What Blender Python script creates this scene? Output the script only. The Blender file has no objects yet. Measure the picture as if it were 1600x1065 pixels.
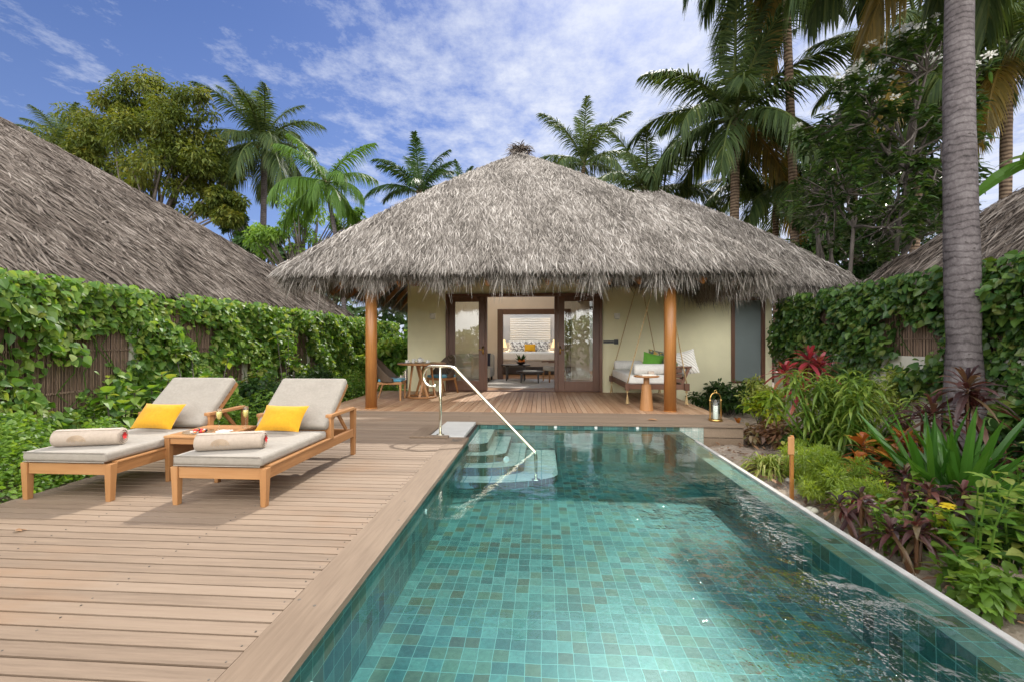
import bpy, math, random
import numpy as np
from mathutils import Vector, Matrix, Euler
R = math.radians
rng = np.random.default_rng(7)
random.seed(7)
scene = bpy.context.scene
COL = scene.collection

# ------------------------------------------------------------------ camera frame
F_PX, CAM_H, PSI = 685.0, 1.2, math.atan(46 / 685.0)
FW = (-math.sin(PSI), math.cos(PSI)); RT = (math.cos(PSI), math.sin(PSI))
def PG(px, py, z=0.0):
    """photo pixel -> ground point (X, Y) on the plane of height z"""
    d = F_PX * (CAM_H - z) / (py - 535.0); l = (px - 800.0) / F_PX * d
    return l * RT[0] + d * FW[0], l * RT[1] + d * FW[1]
def PY(px, py, Y):
    """photo pixel -> (X, Z) on the frontal plane at distance Y"""
    k = (px - 800.0) / F_PX
    dx, dy = FW[0] + k * RT[0], FW[1] + k * RT[1]
    s = Y / dy
    return s * dx, CAM_H + s * (535.0 - py) / F_PX

cam_d = bpy.data.cameras.new('camera'); cam = bpy.data.objects.new('camera', cam_d); COL.objects.link(cam)
cam.location = (0, 0, CAM_H); cam.rotation_euler = (R(90), 0, PSI)
cam_d.sensor_width = 36; cam_d.lens = F_PX / 1600 * 36; cam_d.shift_y = 2.5 / 1600
cam_d.clip_start = 0.05; cam_d.clip_end = 3000
scene.camera = cam

# ------------------------------------------------------------------ mesh builder
class MB:
    def __init__(s): s.V = []; s.F = []; s.var = []; s.n = 0; s.np = []
    def add(s, vs, fs, M=None, var=0.5):
        o = s.n
        for v in vs:
            v = Vector(v)
            if M is not None: v = M @ v
            s.V.append(tuple(v))
        s.n += len(vs)
        for f in fs: s.F.append(tuple(i + o for i in f)); s.var.append(var)
        return s
    def box(s, x0, x1, y0, y1, z0, z1, M=None, var=None):
        if var is None: var = random.random()
        v = [(x0,y0,z0),(x1,y0,z0),(x1,y1,z0),(x0,y1,z0),(x0,y0,z1),(x1,y0,z1),(x1,y1,z1),(x0,y1,z1)]
        f = [(0,3,2,1),(4,5,6,7),(0,1,5,4),(1,2,6,5),(2,3,7,6),(3,0,4,7)]
        return s.add(v, f, M, var)
    def taper(s, p0, p1, a0, a1, M=None, var=None):
        """square bar from p0 to p1, half sizes a0=(x,y), a1"""
        if var is None: var = random.random()
        v = []
        for p, a in ((p0, a0), (p1, a1)):
            for sx, sy in ((-1,-1),(1,-1),(1,1),(-1,1)): v.append((p[0]+sx*a[0], p[1]+sy*a[1], p[2]))
        return s.add(v, [(0,3,2,1),(4,5,6,7),(0,1,5,4),(1,2,6,5),(2,3,7,6),(3,0,4,7)], M, var)
    def bar(s, p0, p1, w, h, M=None, var=None, up=(0,0,1)):
        """rectangular bar from point to point, w across, h along up"""
        if var is None: var = random.random()
        p0, p1 = Vector(p0), Vector(p1); d = (p1-p0).normalized(); u = Vector(up)
        sd = d.cross(u)
        if sd.length < 1e-4: sd = d.cross(Vector((0,1,0)))
        sd.normalize(); u = sd.cross(d)
        v = []
        for p in (p0, p1):
            for a, b in ((-1,-1),(1,-1),(1,1),(-1,1)): v.append(p + sd*(a*w/2) + u*(b*h/2))
        return s.add(v, [(0,1,2,3),(7,6,5,4),(0,4,5,1),(1,5,6,2),(2,6,7,3),(3,7,4,0)], M, var)
    def tube(s, path, r, seg=8, M=None, var=0.5, caps=True):
        path = [Vector(p) for p in path]; n = len(path)
        rs = r if hasattr(r, '__len__') else [r]*n
        vs = []; fs = []; side = None
        for i, p in enumerate(path):
            t = (path[min(i+1, n-1)] - path[max(i-1, 0)]).normalized()
            if side is None:
                a = Vector((0,0,1)) if abs(t.z) < .9 else Vector((1,0,0))
                side = t.cross(a).normalized()
            side = (side - t*side.dot(t)).normalized(); up = t.cross(side)
            for k in range(seg):
                an = 2*math.pi*k/seg
                vs.append(p + (side*math.cos(an) + up*math.sin(an))*rs[i])
        for i in range(n-1):
            for k in range(seg):
                a = i*seg+k; b = i*seg+(k+1) % seg
                fs.append((a, b, b+seg, a+seg))
        if caps:
            fs.append(tuple(range(seg-1, -1, -1))); fs.append(tuple((n-1)*seg+k for k in range(seg)))
        return s.add(vs, fs, M, var)
    def lathe(s, prof, seg=16, M=None, var=0.5, c=(0,0,0), cap=True):
        vs = []; fs = []
        for r, z in prof:
            for k in range(seg):
                a = 2*math.pi*k/seg; vs.append((c[0]+r*math.cos(a), c[1]+r*math.sin(a), c[2]+z))
        n = len(prof)
        for i in range(n-1):
            for k in range(seg):
                a = i*seg+k; b = i*seg+(k+1) % seg; fs.append((a, b, b+seg, a+seg))
        if cap:
            if prof[0][0] > 1e-4: fs.append(tuple(range(seg-1, -1, -1)))
            if prof[-1][0] > 1e-4: fs.append(tuple((n-1)*seg+k for k in range(seg)))
        return s.add(vs, fs, M, var)
    def ball(s, c, r, M=None, var=0.5, seg=10, sz=1.0):
        pr = [(max(r*math.sin(math.pi*i/6), 1e-5), -r*sz*math.cos(math.pi*i/6)) for i in range(7)]
        return s.lathe(pr, seg, M, var, c, cap=False)
    def pillow(s, w, h, t, M=None, var=0.5, n=12):
        """soft cushion in local XZ, thickness along Y"""
        vs = []; fs = []
        for side in (1, -1):
            for j in range(n+1):
                for i in range(n+1):
                    u = 2*i/n-1; v = 2*j/n-1
                    b = max(0, (1-abs(u)**2.6))*max(0, (1-abs(v)**2.6))
                    px = u*w/2*(1-.07*(1-v*v)); pz = v*h/2*(1-.07*(1-u*u))
                    wr = .012*math.sin(9*u+3*v+var*20)*math.sin(7*v-2*u)*b
                    vs.append((px, side*(t/2*b**.55+wr*t*2), pz))
        m = (n+1)*(n+1)
        for q in range(2):
            for j in range(n):
                for i in range(n):
                    a = q*m+j*(n+1)+i; f = (a, a+1, a+n+2, a+n+1)
                    fs.append(f if q else f[::-1])
        return s.add(vs, fs, M, var)
    def prism(s, poly, z0, z1, M=None, var=0.5):
        n = len(poly)
        v = [(x, y, z0) for x, y in poly] + [(x, y, z1) for x, y in poly]
        f = [tuple(range(n-1, -1, -1)), tuple(range(n, 2*n))] + [(i, (i+1) % n, (i+1) % n+n, i+n) for i in range(n)]
        return s.add(v, f, M, var)
    def quad(s, a, b, c, d, var=0.5): return s.add([a, b, c, d], [(0,1,2,3)], None, var)
    def arr(s, V, F, var):
        s.np.append((V, F, var)); return s
    def mesh(s, name, smooth=False):
        nv = len(s.V); V = [np.array(s.V, dtype=np.float64).reshape(-1, 3)]
        loops = []; starts = []; tot = 0; var = []
        lp = [i for f in s.F for i in f]
        loops.append(np.array(lp, dtype=np.int32))
        ln = np.array([len(f) for f in s.F], dtype=np.int32)
        if len(ln): starts.append(np.concatenate([[0], np.cumsum(ln)[:-1]]).astype(np.int32)); tot = int(ln.sum())
        var.append(np.array(s.var, dtype=np.float32))
        for (v, f, w) in s.np:
            V.append(v); loops.append((f + nv).astype(np.int32).ravel()); nv += len(v)
            k = f.shape[1]
            starts.append((np.arange(len(f))*k + tot).astype(np.int32)); tot += f.size
            var.append(np.broadcast_to(np.asarray(w, dtype=np.float32), (len(f),)))
        V = np.concatenate(V); loops = np.concatenate(loops); starts = np.concatenate(starts); var = np.concatenate(var)
        me = bpy.data.meshes.new(name)
        me.vertices.add(len(V)); me.vertices.foreach_set('co', V.astype(np.float32).ravel())
        me.loops.add(len(loops)); me.loops.foreach_set('vertex_index', loops)
        me.polygons.add(len(starts)); me.polygons.foreach_set('loop_start', starts)
        me.polygons.foreach_set('use_smooth', np.full(len(starts), bool(smooth)))
        a = me.attributes.new('var', 'FLOAT', 'FACE'); a.data.foreach_set('value', var.copy())
        me.update(calc_edges=True); me.validate()
        return me

def nrm(a): return a / np.maximum(np.linalg.norm(a, axis=-1, keepdims=True), 1e-9)
def blades(P, D, N, L, W, prof=(1, 1, .05), droop=0.0, fold=0.0, var=None):
    """many leaves at once: P base, D direction, N face normal; prof = width along the leaf"""
    P = np.asarray(P, float); n = len(P)
    D = nrm(np.asarray(D, float)); S = nrm(np.cross(D, np.asarray(N, float))); Nn = np.cross(S, D)
    L = np.broadcast_to(np.asarray(L, float), (n,))[:, None]; W = np.broadcast_to(np.asarray(W, float), (n,))[:, None]
    dr = np.broadcast_to(np.asarray(droop, float), (n,))[:, None]
    k = len(prof)-1; rows = []; g = np.array([0, 0, -1.0])
    for i, w in enumerate(prof):
        t = i/k; c = P + D*L*t*(1-.25*dr*t) + g*(dr*L*t*t)
        a = c - S*W*w*.5; b = c + S*W*w*.5
        if fold:
            a = a + Nn*W*w*fold; b = b + Nn*W*w*fold; rows += [a, c, b]
        else: rows += [a, b]
    m = 3 if fold else 2
    V = np.stack(rows, 1).reshape(-1, 3)
    q = []
    for i in range(k):
        for j in range(m-1):
            o = i*m+j; q.append((o, o+1, o+m+1, o+m))
    q = np.array(q); F = (np.arange(n)[:, None, None]*((k+1)*m) + q[None]).reshape(-1, 4)
    if var is None: var = rng.random(n)
    return V, F, np.repeat(np.asarray(var, float), len(q))

def put(name, mb, m, parent=None, smooth=False, bevel=0.0, auto=False, loc=None):
    me = mb if isinstance(mb, bpy.types.Mesh) else mb.mesh(name, smooth)
    o = bpy.data.objects.new(name, me); COL.objects.link(o)
    if m is not None and not me.materials: me.materials.append(m)
    if parent is not None: o.parent = parent
    if loc: o.location = loc
    if bevel:
        b = o.modifiers.new('bevel', 'BEVEL'); b.width = bevel; b.segments = 2; b.limit_method = 'ANGLE'
    return o
def tag(o, label=None, cat=None, group=None, kind=None):
    if label: o['label'] = label
    if cat: o['category'] = cat
    if group: o['group'] = group
    if kind: o['kind'] = kind
    return o
def thing(name, label, cat, loc=(0,0,0), rz=0.0, group=None):
    o = bpy.data.objects.new(name, None); COL.objects.link(o); o.empty_display_size = .1
    o.location = loc; o.rotation_euler = (0, 0, rz)
    return tag(o, label, cat, group)
def struct(name, mb, m, smooth=False, bevel=0): return tag(put(name, mb, m, None, smooth, bevel), kind='structure')
def copy_tree(o, parent=None):
    c = o.copy(); COL.objects.link(c)
    if parent is not None: c.parent = parent
    for ch in list(o.children): copy_tree(ch, c)
    return c

# ------------------------------------------------------------------ node helpers
class NT:
    def __init__(s, name):
        s.m = bpy.data.materials.new(name); s.m.use_nodes = True; s.nt = s.m.node_tree; s.nt.nodes.clear()
    def n(s, typ, ins=None, **props):
        nd = s.nt.nodes.new('ShaderNode'+typ)
        for k, v in props.items(): setattr(nd, k, v)
        for k, v in (ins or {}).items():
            if isinstance(v, bpy.types.NodeSocket): s.nt.links.new(v, nd.inputs[k])
            else: nd.inputs[k].default_value = v
        return nd
    def math(s, op, a, b=0.0, c=0.0, clamp=False):
        nd = s.nt.nodes.new('ShaderNodeMath'); nd.operation = op; nd.use_clamp = clamp
        for i, v in enumerate((a, b, c)):
            if isinstance(v, bpy.types.NodeSocket): s.nt.links.new(v, nd.inputs[i])
            else: nd.inputs[i].default_value = v
        return nd.outputs[0]
    def mix(s, f, a, b, blend='MIX'):
        nd = s.nt.nodes.new('ShaderNodeMix'); nd.data_type = 'RGBA'; nd.blend_type = blend
        for i, v in ((0, f), (6, a), (7, b)):
            if isinstance(v, bpy.types.NodeSocket): s.nt.links.new(v, nd.inputs[i])
            else: nd.inputs[i].default_value = v if i == 0 else c4(v)
        return nd.outputs[2]
    def ramp(s, f, stops, interp='LINEAR'):
        nd = s.nt.nodes.new('ShaderNodeValToRGB'); cr = nd.color_ramp; cr.interpolation = interp
        while len(cr.elements) < len(stops): cr.elements.new(.5)
        for e, (p, c) in zip(cr.elements, stops): e.position = p; e.color = c4(c)
        s.nt.links.new(f, nd.inputs[0]); return nd.outputs[0]
    def obj(s): return s.n('TexCoord').outputs['Object']
    def pos(s): return s.n('NewGeometry').outputs['Position']
    def scl(s, v, sc):
        return s.n('Mapping', {'Vector': v, 'Scale': sc}).outputs[0]
    def noise(s, v, scale, detail=3.0, rough=.55, out=0):
        return s.n('TexNoise', {'Vector': v, 'Scale': scale, 'Detail': detail, 'Roughness': rough}).outputs[out]
    def var(s): return s.n('Attribute', attribute_name='var').outputs['Fac']
    def bump(s, h, st=.3, dist=.01):
        return s.n('Bump', {'Height': h, 'Strength': st, 'Distance': dist}).outputs[0]
    def pbr(s, col, rough=.6, normal=None, metal=0.0, spec=.5, extra=None):
        ins = {'Base Color': col if isinstance(col, bpy.types.NodeSocket) else c4(col), 'Roughness': rough, 'Metallic': metal, 'Specular IOR Level': spec}
        if normal is not None: ins['Normal'] = normal
        ins.update(extra or {})
        return s.n('BsdfPrincipled', ins).outputs[0]
    def out(s, sh, vol=None):
        o = s.n('OutputMaterial', {'Surface': sh}); return s.m
def c4(c): return tuple(c) + (1.0,) if len(c) == 3 else tuple(c)

def m_wood(name, cols, axis='x', rough=.5, scale=1.0, world=False, grain=.35):
    g = NT(name); v = g.pos() if world else g.obj()
    st = {'x': (.9, 14, 14), 'y': (14, .9, 14), 'z': (14, 14, .9)}[axis]
    off = g.n('VectorMath', {0: v, 1: g.n('CombineXYZ', {i: g.math('MULTIPLY', g.var(), 37.0) for i in range(3)}).outputs[0]}, operation='ADD').outputs[0]
    vv = g.scl(off, tuple(a*scale for a in st))
    n1 = g.noise(vv, 3.0, 5, .65); n2 = g.noise(g.scl(off, (1.3, 1.3, 1.3)), 1.2, 3)
    f = g.math('ADD', g.math('MULTIPLY', n1, .55), g.math('ADD', g.math('MULTIPLY', g.var(), grain), g.math('MULTIPLY', n2, .25)))
    col = g.ramp(f, [(.25, cols[0]), (.55, cols[1]), (.9, cols[2])])
    return g.out(g.pbr(col, rough, g.bump(n1, .25, .004)))
def m_plain(name, col, rough=.6, var=.12, nscale=8, bump=.1, metal=0.0, bscale=None, spec=.5, sheen=0):
    g = NT(name); v = g.obj()
    n1 = g.noise(v, nscale, 4)
    lo = tuple(c*(1-var) for c in col); hi = tuple(min(1, c*(1+var)) for c in col)
    n2 = g.noise(v, bscale or nscale*6, 3)
    return g.out(g.pbr(g.ramp(n1, [(.3, lo), (.7, hi)]), rough, g.bump(n2, bump, .005), metal, spec, {'Sheen Weight': sheen}))
def m_fabric(name, col, weave=260.0, rough=.9, var=.08):
    g = NT(name); v = g.obj()
    w = g.n('TexWave', {'Vector': v, 'Scale': weave*.25, 'Distortion': .6}, wave_type='BANDS', bands_direction='X').outputs[1]
    w2 = g.n('TexWave', {'Vector': v, 'Scale': weave*.25, 'Distortion': .6}, wave_type='BANDS', bands_direction='Y').outputs[1]
    n = g.noise(v, 45, 4, .7); n0 = g.noise(v, 6, 3)
    f = g.math('ADD', g.math('MULTIPLY', n, .6), g.math('MULTIPLY', n0, .4))
    lo = tuple(c*(1-var*1.6) for c in col); hi = tuple(min(1, c*(1+var*1.6)) for c in col)
    b = g.bump(n0, .35, .03)
    b2 = g.n('Bump', {'Height': g.math('ADD', w, w2), 'Strength': .08, 'Distance': .002, 'Normal': b}).outputs[0]
    return g.out(g.pbr(g.ramp(f, [(.3, lo), (.7, hi)]), rough, b2, 0, .3, {'Sheen Weight': .15}))
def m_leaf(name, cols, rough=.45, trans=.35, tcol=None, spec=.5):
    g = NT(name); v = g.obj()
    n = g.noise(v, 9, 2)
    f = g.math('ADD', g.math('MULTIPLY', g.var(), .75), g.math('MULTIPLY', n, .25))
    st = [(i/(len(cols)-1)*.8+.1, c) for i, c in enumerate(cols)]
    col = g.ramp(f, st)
    p = g.pbr(col, rough, None, 0, spec)
    tc = g.mix(1.0, col, tcol or (1.5, 1.35, .55), 'MULTIPLY')
    t = g.n('BsdfTranslucent', {'Color': tc}).outputs[0]
    sh = g.n('MixShader', {0: trans, 1: p, 2: t}).outputs[0]
    return g.out(sh)
def m_tile(name, uax, vax, size=.15, cols=None, rough=.35, stag=False, sv=None, spec=.5):
    g = NT(name); xyz = g.n('SeparateXYZ', {0: g.pos()}).outputs
    xyz = g.n('SeparateXYZ', {0: g.n('VectorMath', {0: g.pos(), 1: g.n('VectorMath', {0: g.n('VectorMath', {0: g.n('TexNoise', {'Vector': g.pos(), 'Scale': 5.0, 'Detail': 2.0}).outputs[1], 1: (.5,.5,.5)}, operation='SUBTRACT').outputs[0], 'Scale': .018}, operation='SCALE').outputs[0]}, operation='ADD').outputs[0]}).outputs
    u = g.math('DIVIDE', xyz['XYZ'.index(uax)], size); v = g.math('DIVIDE', xyz['XYZ'.index(vax)], sv or size)
    row = g.math('FLOOR', v)
    if stag: u = g.math('ADD', u, g.math('MULTIPLY', g.math('FLOORED_MODULO', row, 2.0), .5))
    cu = g.math('FLOOR', u)
    wn = g.n('TexWhiteNoise', {'Vector': g.n('CombineXYZ', {0: cu, 1: row, 2: 3.7}).outputs[0]}, noise_dimensions='3D').outputs[0]
    col = g.ramp(wn, cols)
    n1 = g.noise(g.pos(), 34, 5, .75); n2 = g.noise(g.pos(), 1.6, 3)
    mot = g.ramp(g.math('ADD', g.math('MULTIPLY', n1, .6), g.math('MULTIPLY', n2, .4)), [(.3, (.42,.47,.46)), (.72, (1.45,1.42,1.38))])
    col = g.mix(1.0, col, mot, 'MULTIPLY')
    fu = g.math('FRACT', u); fv = g.math('FRACT', v)
    e = g.math('MINIMUM', g.math('MINIMUM', fu, g.math('SUBTRACT', 1.0, fu)), g.math('MINIMUM', fv, g.math('SUBTRACT', 1.0, fv)))
    gm = g.math('LESS_THAN', e, .022)
    col = g.mix(gm, col, (.13, .27, .25))
    return g.out(g.pbr(col, rough, g.bump(n1, .15, .004), 0, spec))

POOL = [(0, (.022,.080,.078)), (.2, (.032,.108,.102)), (.45, (.045,.140,.132)), (.62, (.072,.185,.172)), (.76, (.062,.125,.088)), (.90, (.066,.092,.058)), (1, (.036,.056,.046))]
M = {}
def m_deck(name, cols, axis):
    g = NT(name); v = g.pos()
    st = (.9, 16, 14) if axis == 'x' else (16, .9, 14)
    off = g.n('VectorMath', {0: v, 1: g.n('CombineXYZ', {i: g.math('MULTIPLY', g.var(), 37.0) for i in range(3)}).outputs[0]}, operation='ADD').outputs[0]
    n1 = g.noise(g.scl(off, st), 3.0, 6, .7); n2 = g.noise(v, .9, 4); n3 = g.noise(g.scl(off, (.5, 6, 1) if axis == 'x' else (6, .5, 1)), 1.6, 3)
    f = g.math('ADD', g.math('MULTIPLY', n1, .5), g.math('ADD', g.math('MULTIPLY', g.var(), .19), g.math('MULTIPLY', n3, .31)))
    col = g.ramp(f, [(.25, cols[0]), (.52, cols[1]), (.85, cols[2])])
    honey = g.math('MULTIPLY', g.math('SUBTRACT', g.math('ADD', g.math('MULTIPLY', n2, .7), g.math('MULTIPLY', n3, .3)), .54), 7.0, clamp=True)
    col = g.mix(g.math('MULTIPLY', honey, .55), col, (.235, .13, .065))
    return g.out(g.pbr(col, .65, g.bump(n1, .3, .004)))
M['deck_x'] = m_deck('deck_boards_across', [(.135,.094,.064), (.24,.174,.122), (.315,.24,.178)], 'x')
M['deck_y'] = m_wood('deck_boards_along', [(.26,.135,.07), (.42,.25,.145), (.55,.38,.25)], 'y', .5, world=True)
M['coping'] = m_wood('coping_board', [(.135,.092,.060), (.22,.158,.108), (.29,.218,.156)], 'y', .6, world=True)
for a in 'xyz':
    M['teak_'+a] = m_wood('teak_'+a, [(.24,.105,.036), (.40,.195,.075), (.52,.29,.13)], a, .45, grain=.25)
    M['dark_'+a] = m_wood('dark_wood_'+a, [(.075,.033,.02), (.15,.07,.042), (.22,.11,.065)], a, .4, grain=.2)
    M['cedar_'+a] = m_wood('cedar_'+a, [(.21,.085,.026), (.42,.18,.05), (.56,.27,.09)], a, .38, grain=.15)
M['black_wood'] = m_plain('black_wood', (.02,.013,.011), .35)
M['wall'] = m_plain('limewashed_wall', (.83,.78,.53), .85, .085, 1.1, .12, bscale=60)
M['room'] = m_plain('room_plaster', (.84,.68,.55), .85, .04, 2)
M['white_wall'] = m_plain('white_render', (.50,.48,.42), .85, .12, 2.5, .2)
M['plinth'] = m_plain('concrete_plinth', (.48,.46,.38), .85, .18, 2.0, .2)
M['white_strip'] = m_plain('white_channel', (.40,.385,.355), .8, .18, 9)
M['cream_stone'] = m_plain('pale_stone', (.50,.49,.46), .6, .07, 5)
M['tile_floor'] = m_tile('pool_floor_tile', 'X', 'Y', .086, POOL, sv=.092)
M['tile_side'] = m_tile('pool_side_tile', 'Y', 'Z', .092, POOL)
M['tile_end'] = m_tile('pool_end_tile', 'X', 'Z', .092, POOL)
CREST = [(0, (.075,.085,.06)), (.25, (.10,.135,.11)), (.5, (.14,.18,.145)), (.72, (.125,.125,.075)), (.9, (.16,.135,.075)), (1, (.05,.045,.03))]
M['tile_crest'] = m_tile('weir_tile', 'Y', 'X', .092, CREST, .5, stag=False, sv=.0925)
STEP = [(0, (.48,.53,.48)), (.5, (.54,.58,.53)), (1, (.60,.63,.58))]
M['tile_step'] = m_tile('step_tread_tile', 'X', 'Y', .3, STEP, .4)
M['tile_riser'] = m_tile('step_riser_tile', 'X', 'Y', .1, [(0, (.055,.075,.045)), (.6, (.075,.095,.058)), (1, (.04,.085,.062))], .4)
M['scale'] = m_tile('limescaled_tile', 'X', 'Z', .1, [(0, (.38,.42,.38)), (.6, (.50,.52,.48)), (1, (.28,.33,.29))], .6, False)
M['fabric'] = m_fabric('pale_grey_weave', (.30,.268,.228))
M['yellow'] = m_fabric('yellow_cotton', (.56,.285,.012))
M['white'] = m_fabric('white_linen', (.78,.77,.73))
M['towel'] = m_fabric('cream_towel', (.42,.345,.28), 120)
M['emblem'] = m_plain('brown_stitching', (.40,.27,.15), .9)
M['green_fab'] = m_fabric('green_cotton', (.12,.33,.04))
M['blue_fab'] = m_fabric('blue_seat_fabric', (.10,.30,.42))
M['taupe'] = m_fabric('taupe_upholstery', (.42,.38,.34))
M['navy'] = m_fabric('navy_throw', (.03,.03,.05))
M['rope'] = m_plain('jute_rope', (.50,.36,.18), .9, .25, 60)
M['brass'] = m_plain('brass', (.65,.42,.14), .3, .08, 12, .02, 1.0)
M['steel'] = m_plain('polished_steel', (.84,.79,.64), .2, .03, 6, .01, 1.0)
M['wax'] = m_plain('candle_wax', (.85,.83,.76), .5, .03)
M['china'] = m_plain('white_china', (.82,.81,.78), .2, .02)
M['red'] = m_plain('red_petal', (.60,.03,.03), .5, .2, 30)
M['orange'] = m_plain('orange_fruit', (.75,.20,.03), .4, .2, 20)
M['black'] = m_plain('dark_plastic', (.012,.014,.018), .4)
M['grey_box'] = m_plain('off_white_fitting', (.86,.84,.79), .5)
M['drain'] = m_plain('white_pool_fitting', (.80,.82,.80), .35)
M['wine'] = m_plain('sparkling_wine', (.80,.62,.20), .1)
M['paper'] = m_plain('printed_paper', (.75,.72,.66), .6, .15, 25)
M['ink'] = m_plain('painted_mark', (.10,.085,.07), .7, .3, 40)
M['underlay'] = m_plain('deck_substructure', (.035,.026,.02), .9)

def m_thatch(name, cols, world=True):
    g = NT(name); v = g.pos()
    n = g.noise(v, 1.1, 4, .6); n2 = g.noise(v, 26, 3, .7)
    f = g.math('ADD', g.math('MULTIPLY', g.var(), .54), g.math('ADD', g.math('MULTIPLY', g.math('SUBTRACT', n, .24), .46), g.math('MULTIPLY', n2, .22)))
    col = g.ramp(f, [(.12, cols[0]), (.38, cols[1]), (.62, cols[2]), (.88, cols[3])])
    p = g.pbr(col, .85, g.bump(n2, .3, .01), 0, .15)
    t = g.n('BsdfTranslucent', {'Color': col}).outputs[0]
    return g.out(g.n('MixShader', {0: .12, 1: p, 2: t}).outputs[0])
M['thatch'] = m_thatch('palm_leaf_thatch', [(.05,.042,.035), (.165,.145,.125), (.35,.315,.28), (.62,.58,.535)])
M['thatch_old'] = m_thatch('weathered_palm_thatch', [(.03,.023,.018), (.105,.083,.068), (.195,.163,.138), (.36,.315,.275)])
M['thatch_core'] = m_plain('thatch_underlayer', (.055,.042,.034), .95, .3, 20, .4)

def m_wicker():
    g = NT('brown_wicker'); v = g.obj()
    w = g.n('TexWave', {'Vector': v, 'Scale': 22.0, 'Distortion': 1.5}, bands_direction='Z').outputs[1]
    w2 = g.n('TexWave', {'Vector': v, 'Scale': 18.0, 'Distortion': 1.0}, bands_direction='X').outputs[1]
    f = g.math('MULTIPLY', w, w2)
    return g.out(g.pbr(g.ramp(f, [(0, (.05,.032,.02)), (.6, (.17,.115,.075)), (1, (.25,.18,.12))]), .6, g.bump(f, .6, .006)))
M['wicker'] = m_wicker()
def m_bamboo():
    g = NT('bamboo_screen'); v = g.pos()
    w = g.n('TexWave', {'Vector': v, 'Scale': 17.0, 'Distortion': 1.2, 'Detail': 2.0}, bands_direction='Y').outputs[1]
    n = g.noise(g.scl(v, (8, 40, 1.2)), 1.6, 4, .7)
    f = g.math('ADD', g.math('MULTIPLY', w, .45), g.math('MULTIPLY', n, .55))
    return g.out(g.pbr(g.ramp(f, [(.2, (.035,.022,.015)), (.5, (.16,.10,.068)), (.85, (.34,.235,.16))]), .7, g.bump(w, .7, .01)))
M['bamboo'] = m_bamboo()
def m_bark(name, cols, ring=9.0, amt=.5):
    g = NT(name); v = g.obj()
    w = g.n('TexWave', {'Vector': v, 'Scale': ring, 'Distortion': 2.4, 'Detail': 3.0, 'Detail Scale': 1.5}, bands_direction='Z').outputs[1]
    n = g.noise(g.scl(v, (1, 1, .35)), 14, 5, .7); n2 = g.noise(v, 2.5, 3)
    f = g.math('ADD', g.math('MULTIPLY', w, amt*.5), g.math('ADD', g.math('MULTIPLY', n, .5), g.math('MULTIPLY', n2, .3)))
    return g.out(g.pbr(g.ramp(f, [(.3, cols[0]), (.55, cols[1]), (.95, cols[2])]), .85, g.bump(f, .6, .03), 0, .2))
def m_palmbark():
    g = NT('grey_palm_bark'); v = g.obj()
    w = g.n('TexWave', {'Vector': v, 'Scale': 3.4, 'Distortion': 5.5, 'Detail': 4.0, 'Detail Scale': 1.2, 'Detail Roughness': .65}, bands_direction='Z').outputs[1]
    ring = g.math('POWER', w, 5.0)
    n = g.noise(g.scl(v, (1, 1, .5)), 26, 5, .75); n2 = g.noise(v, 3.3, 5, .65); n3 = g.noise(g.scl(v, (1, 1, 2.5)), 7, 3)
    f = g.math('ADD', g.math('MULTIPLY', n, .42), g.math('ADD', g.math('MULTIPLY', n2, .5), g.math('MULTIPLY', ring, -.13)))
    col = g.ramp(f, [(.22, (.035,.03,.03)), (.42, (.105,.09,.09)), (.62, (.19,.17,.168)), (.8, (.29,.275,.265))])
    col = g.mix(g.math('GREATER_THAN', n3, .66), col, (.06, .05, .048))
    return g.out(g.pbr(col, .9, g.bump(f, .9, .03), 0, .15))
M['palm_bark'] = m_palmbark()
_unused_bark = m_bark('grey_palm_bark', [(.05,.042,.042), (.115,.10,.10), (.20,.18,.178)], 2.6, .3)
M['dark_bark'] = m_bark('brown_palm_bark', [(.035,.022,.015), (.13,.09,.062), (.26,.19,.13)], 3.0, .9)
M['tree_bark'] = m_bark('branch_bark', [(.06,.05,.042), (.15,.13,.115), (.26,.235,.21)], .5, .2)
def m_soil():
    g = NT('sandy_soil'); v = g.pos()
    n = g.noise(v, 3.0, 6, .7); n2 = g.noise(v, 30, 5, .75)
    f = g.math('ADD', g.math('MULTIPLY', n, .5), g.math('MULTIPLY', n2, .5))
    col = g.ramp(f, [(.3, (.10,.075,.055)), (.5, (.32,.26,.205)), (.7, (.52,.45,.37))])
    return g.out(g.pbr(col, .95, g.bump(f, .8, .04), 0, .2))
M['soil'] = m_soil()
def schlick(g, f0, nm=None):
    lw = g.n('LayerWeight', {'Blend': .5, **({'Normal': nm} if nm is not None else {})}).outputs[1]
    return g.math('ADD', g.math('MULTIPLY', g.math('POWER', lw, 5.0), 1-f0), f0, clamp=True)
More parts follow.
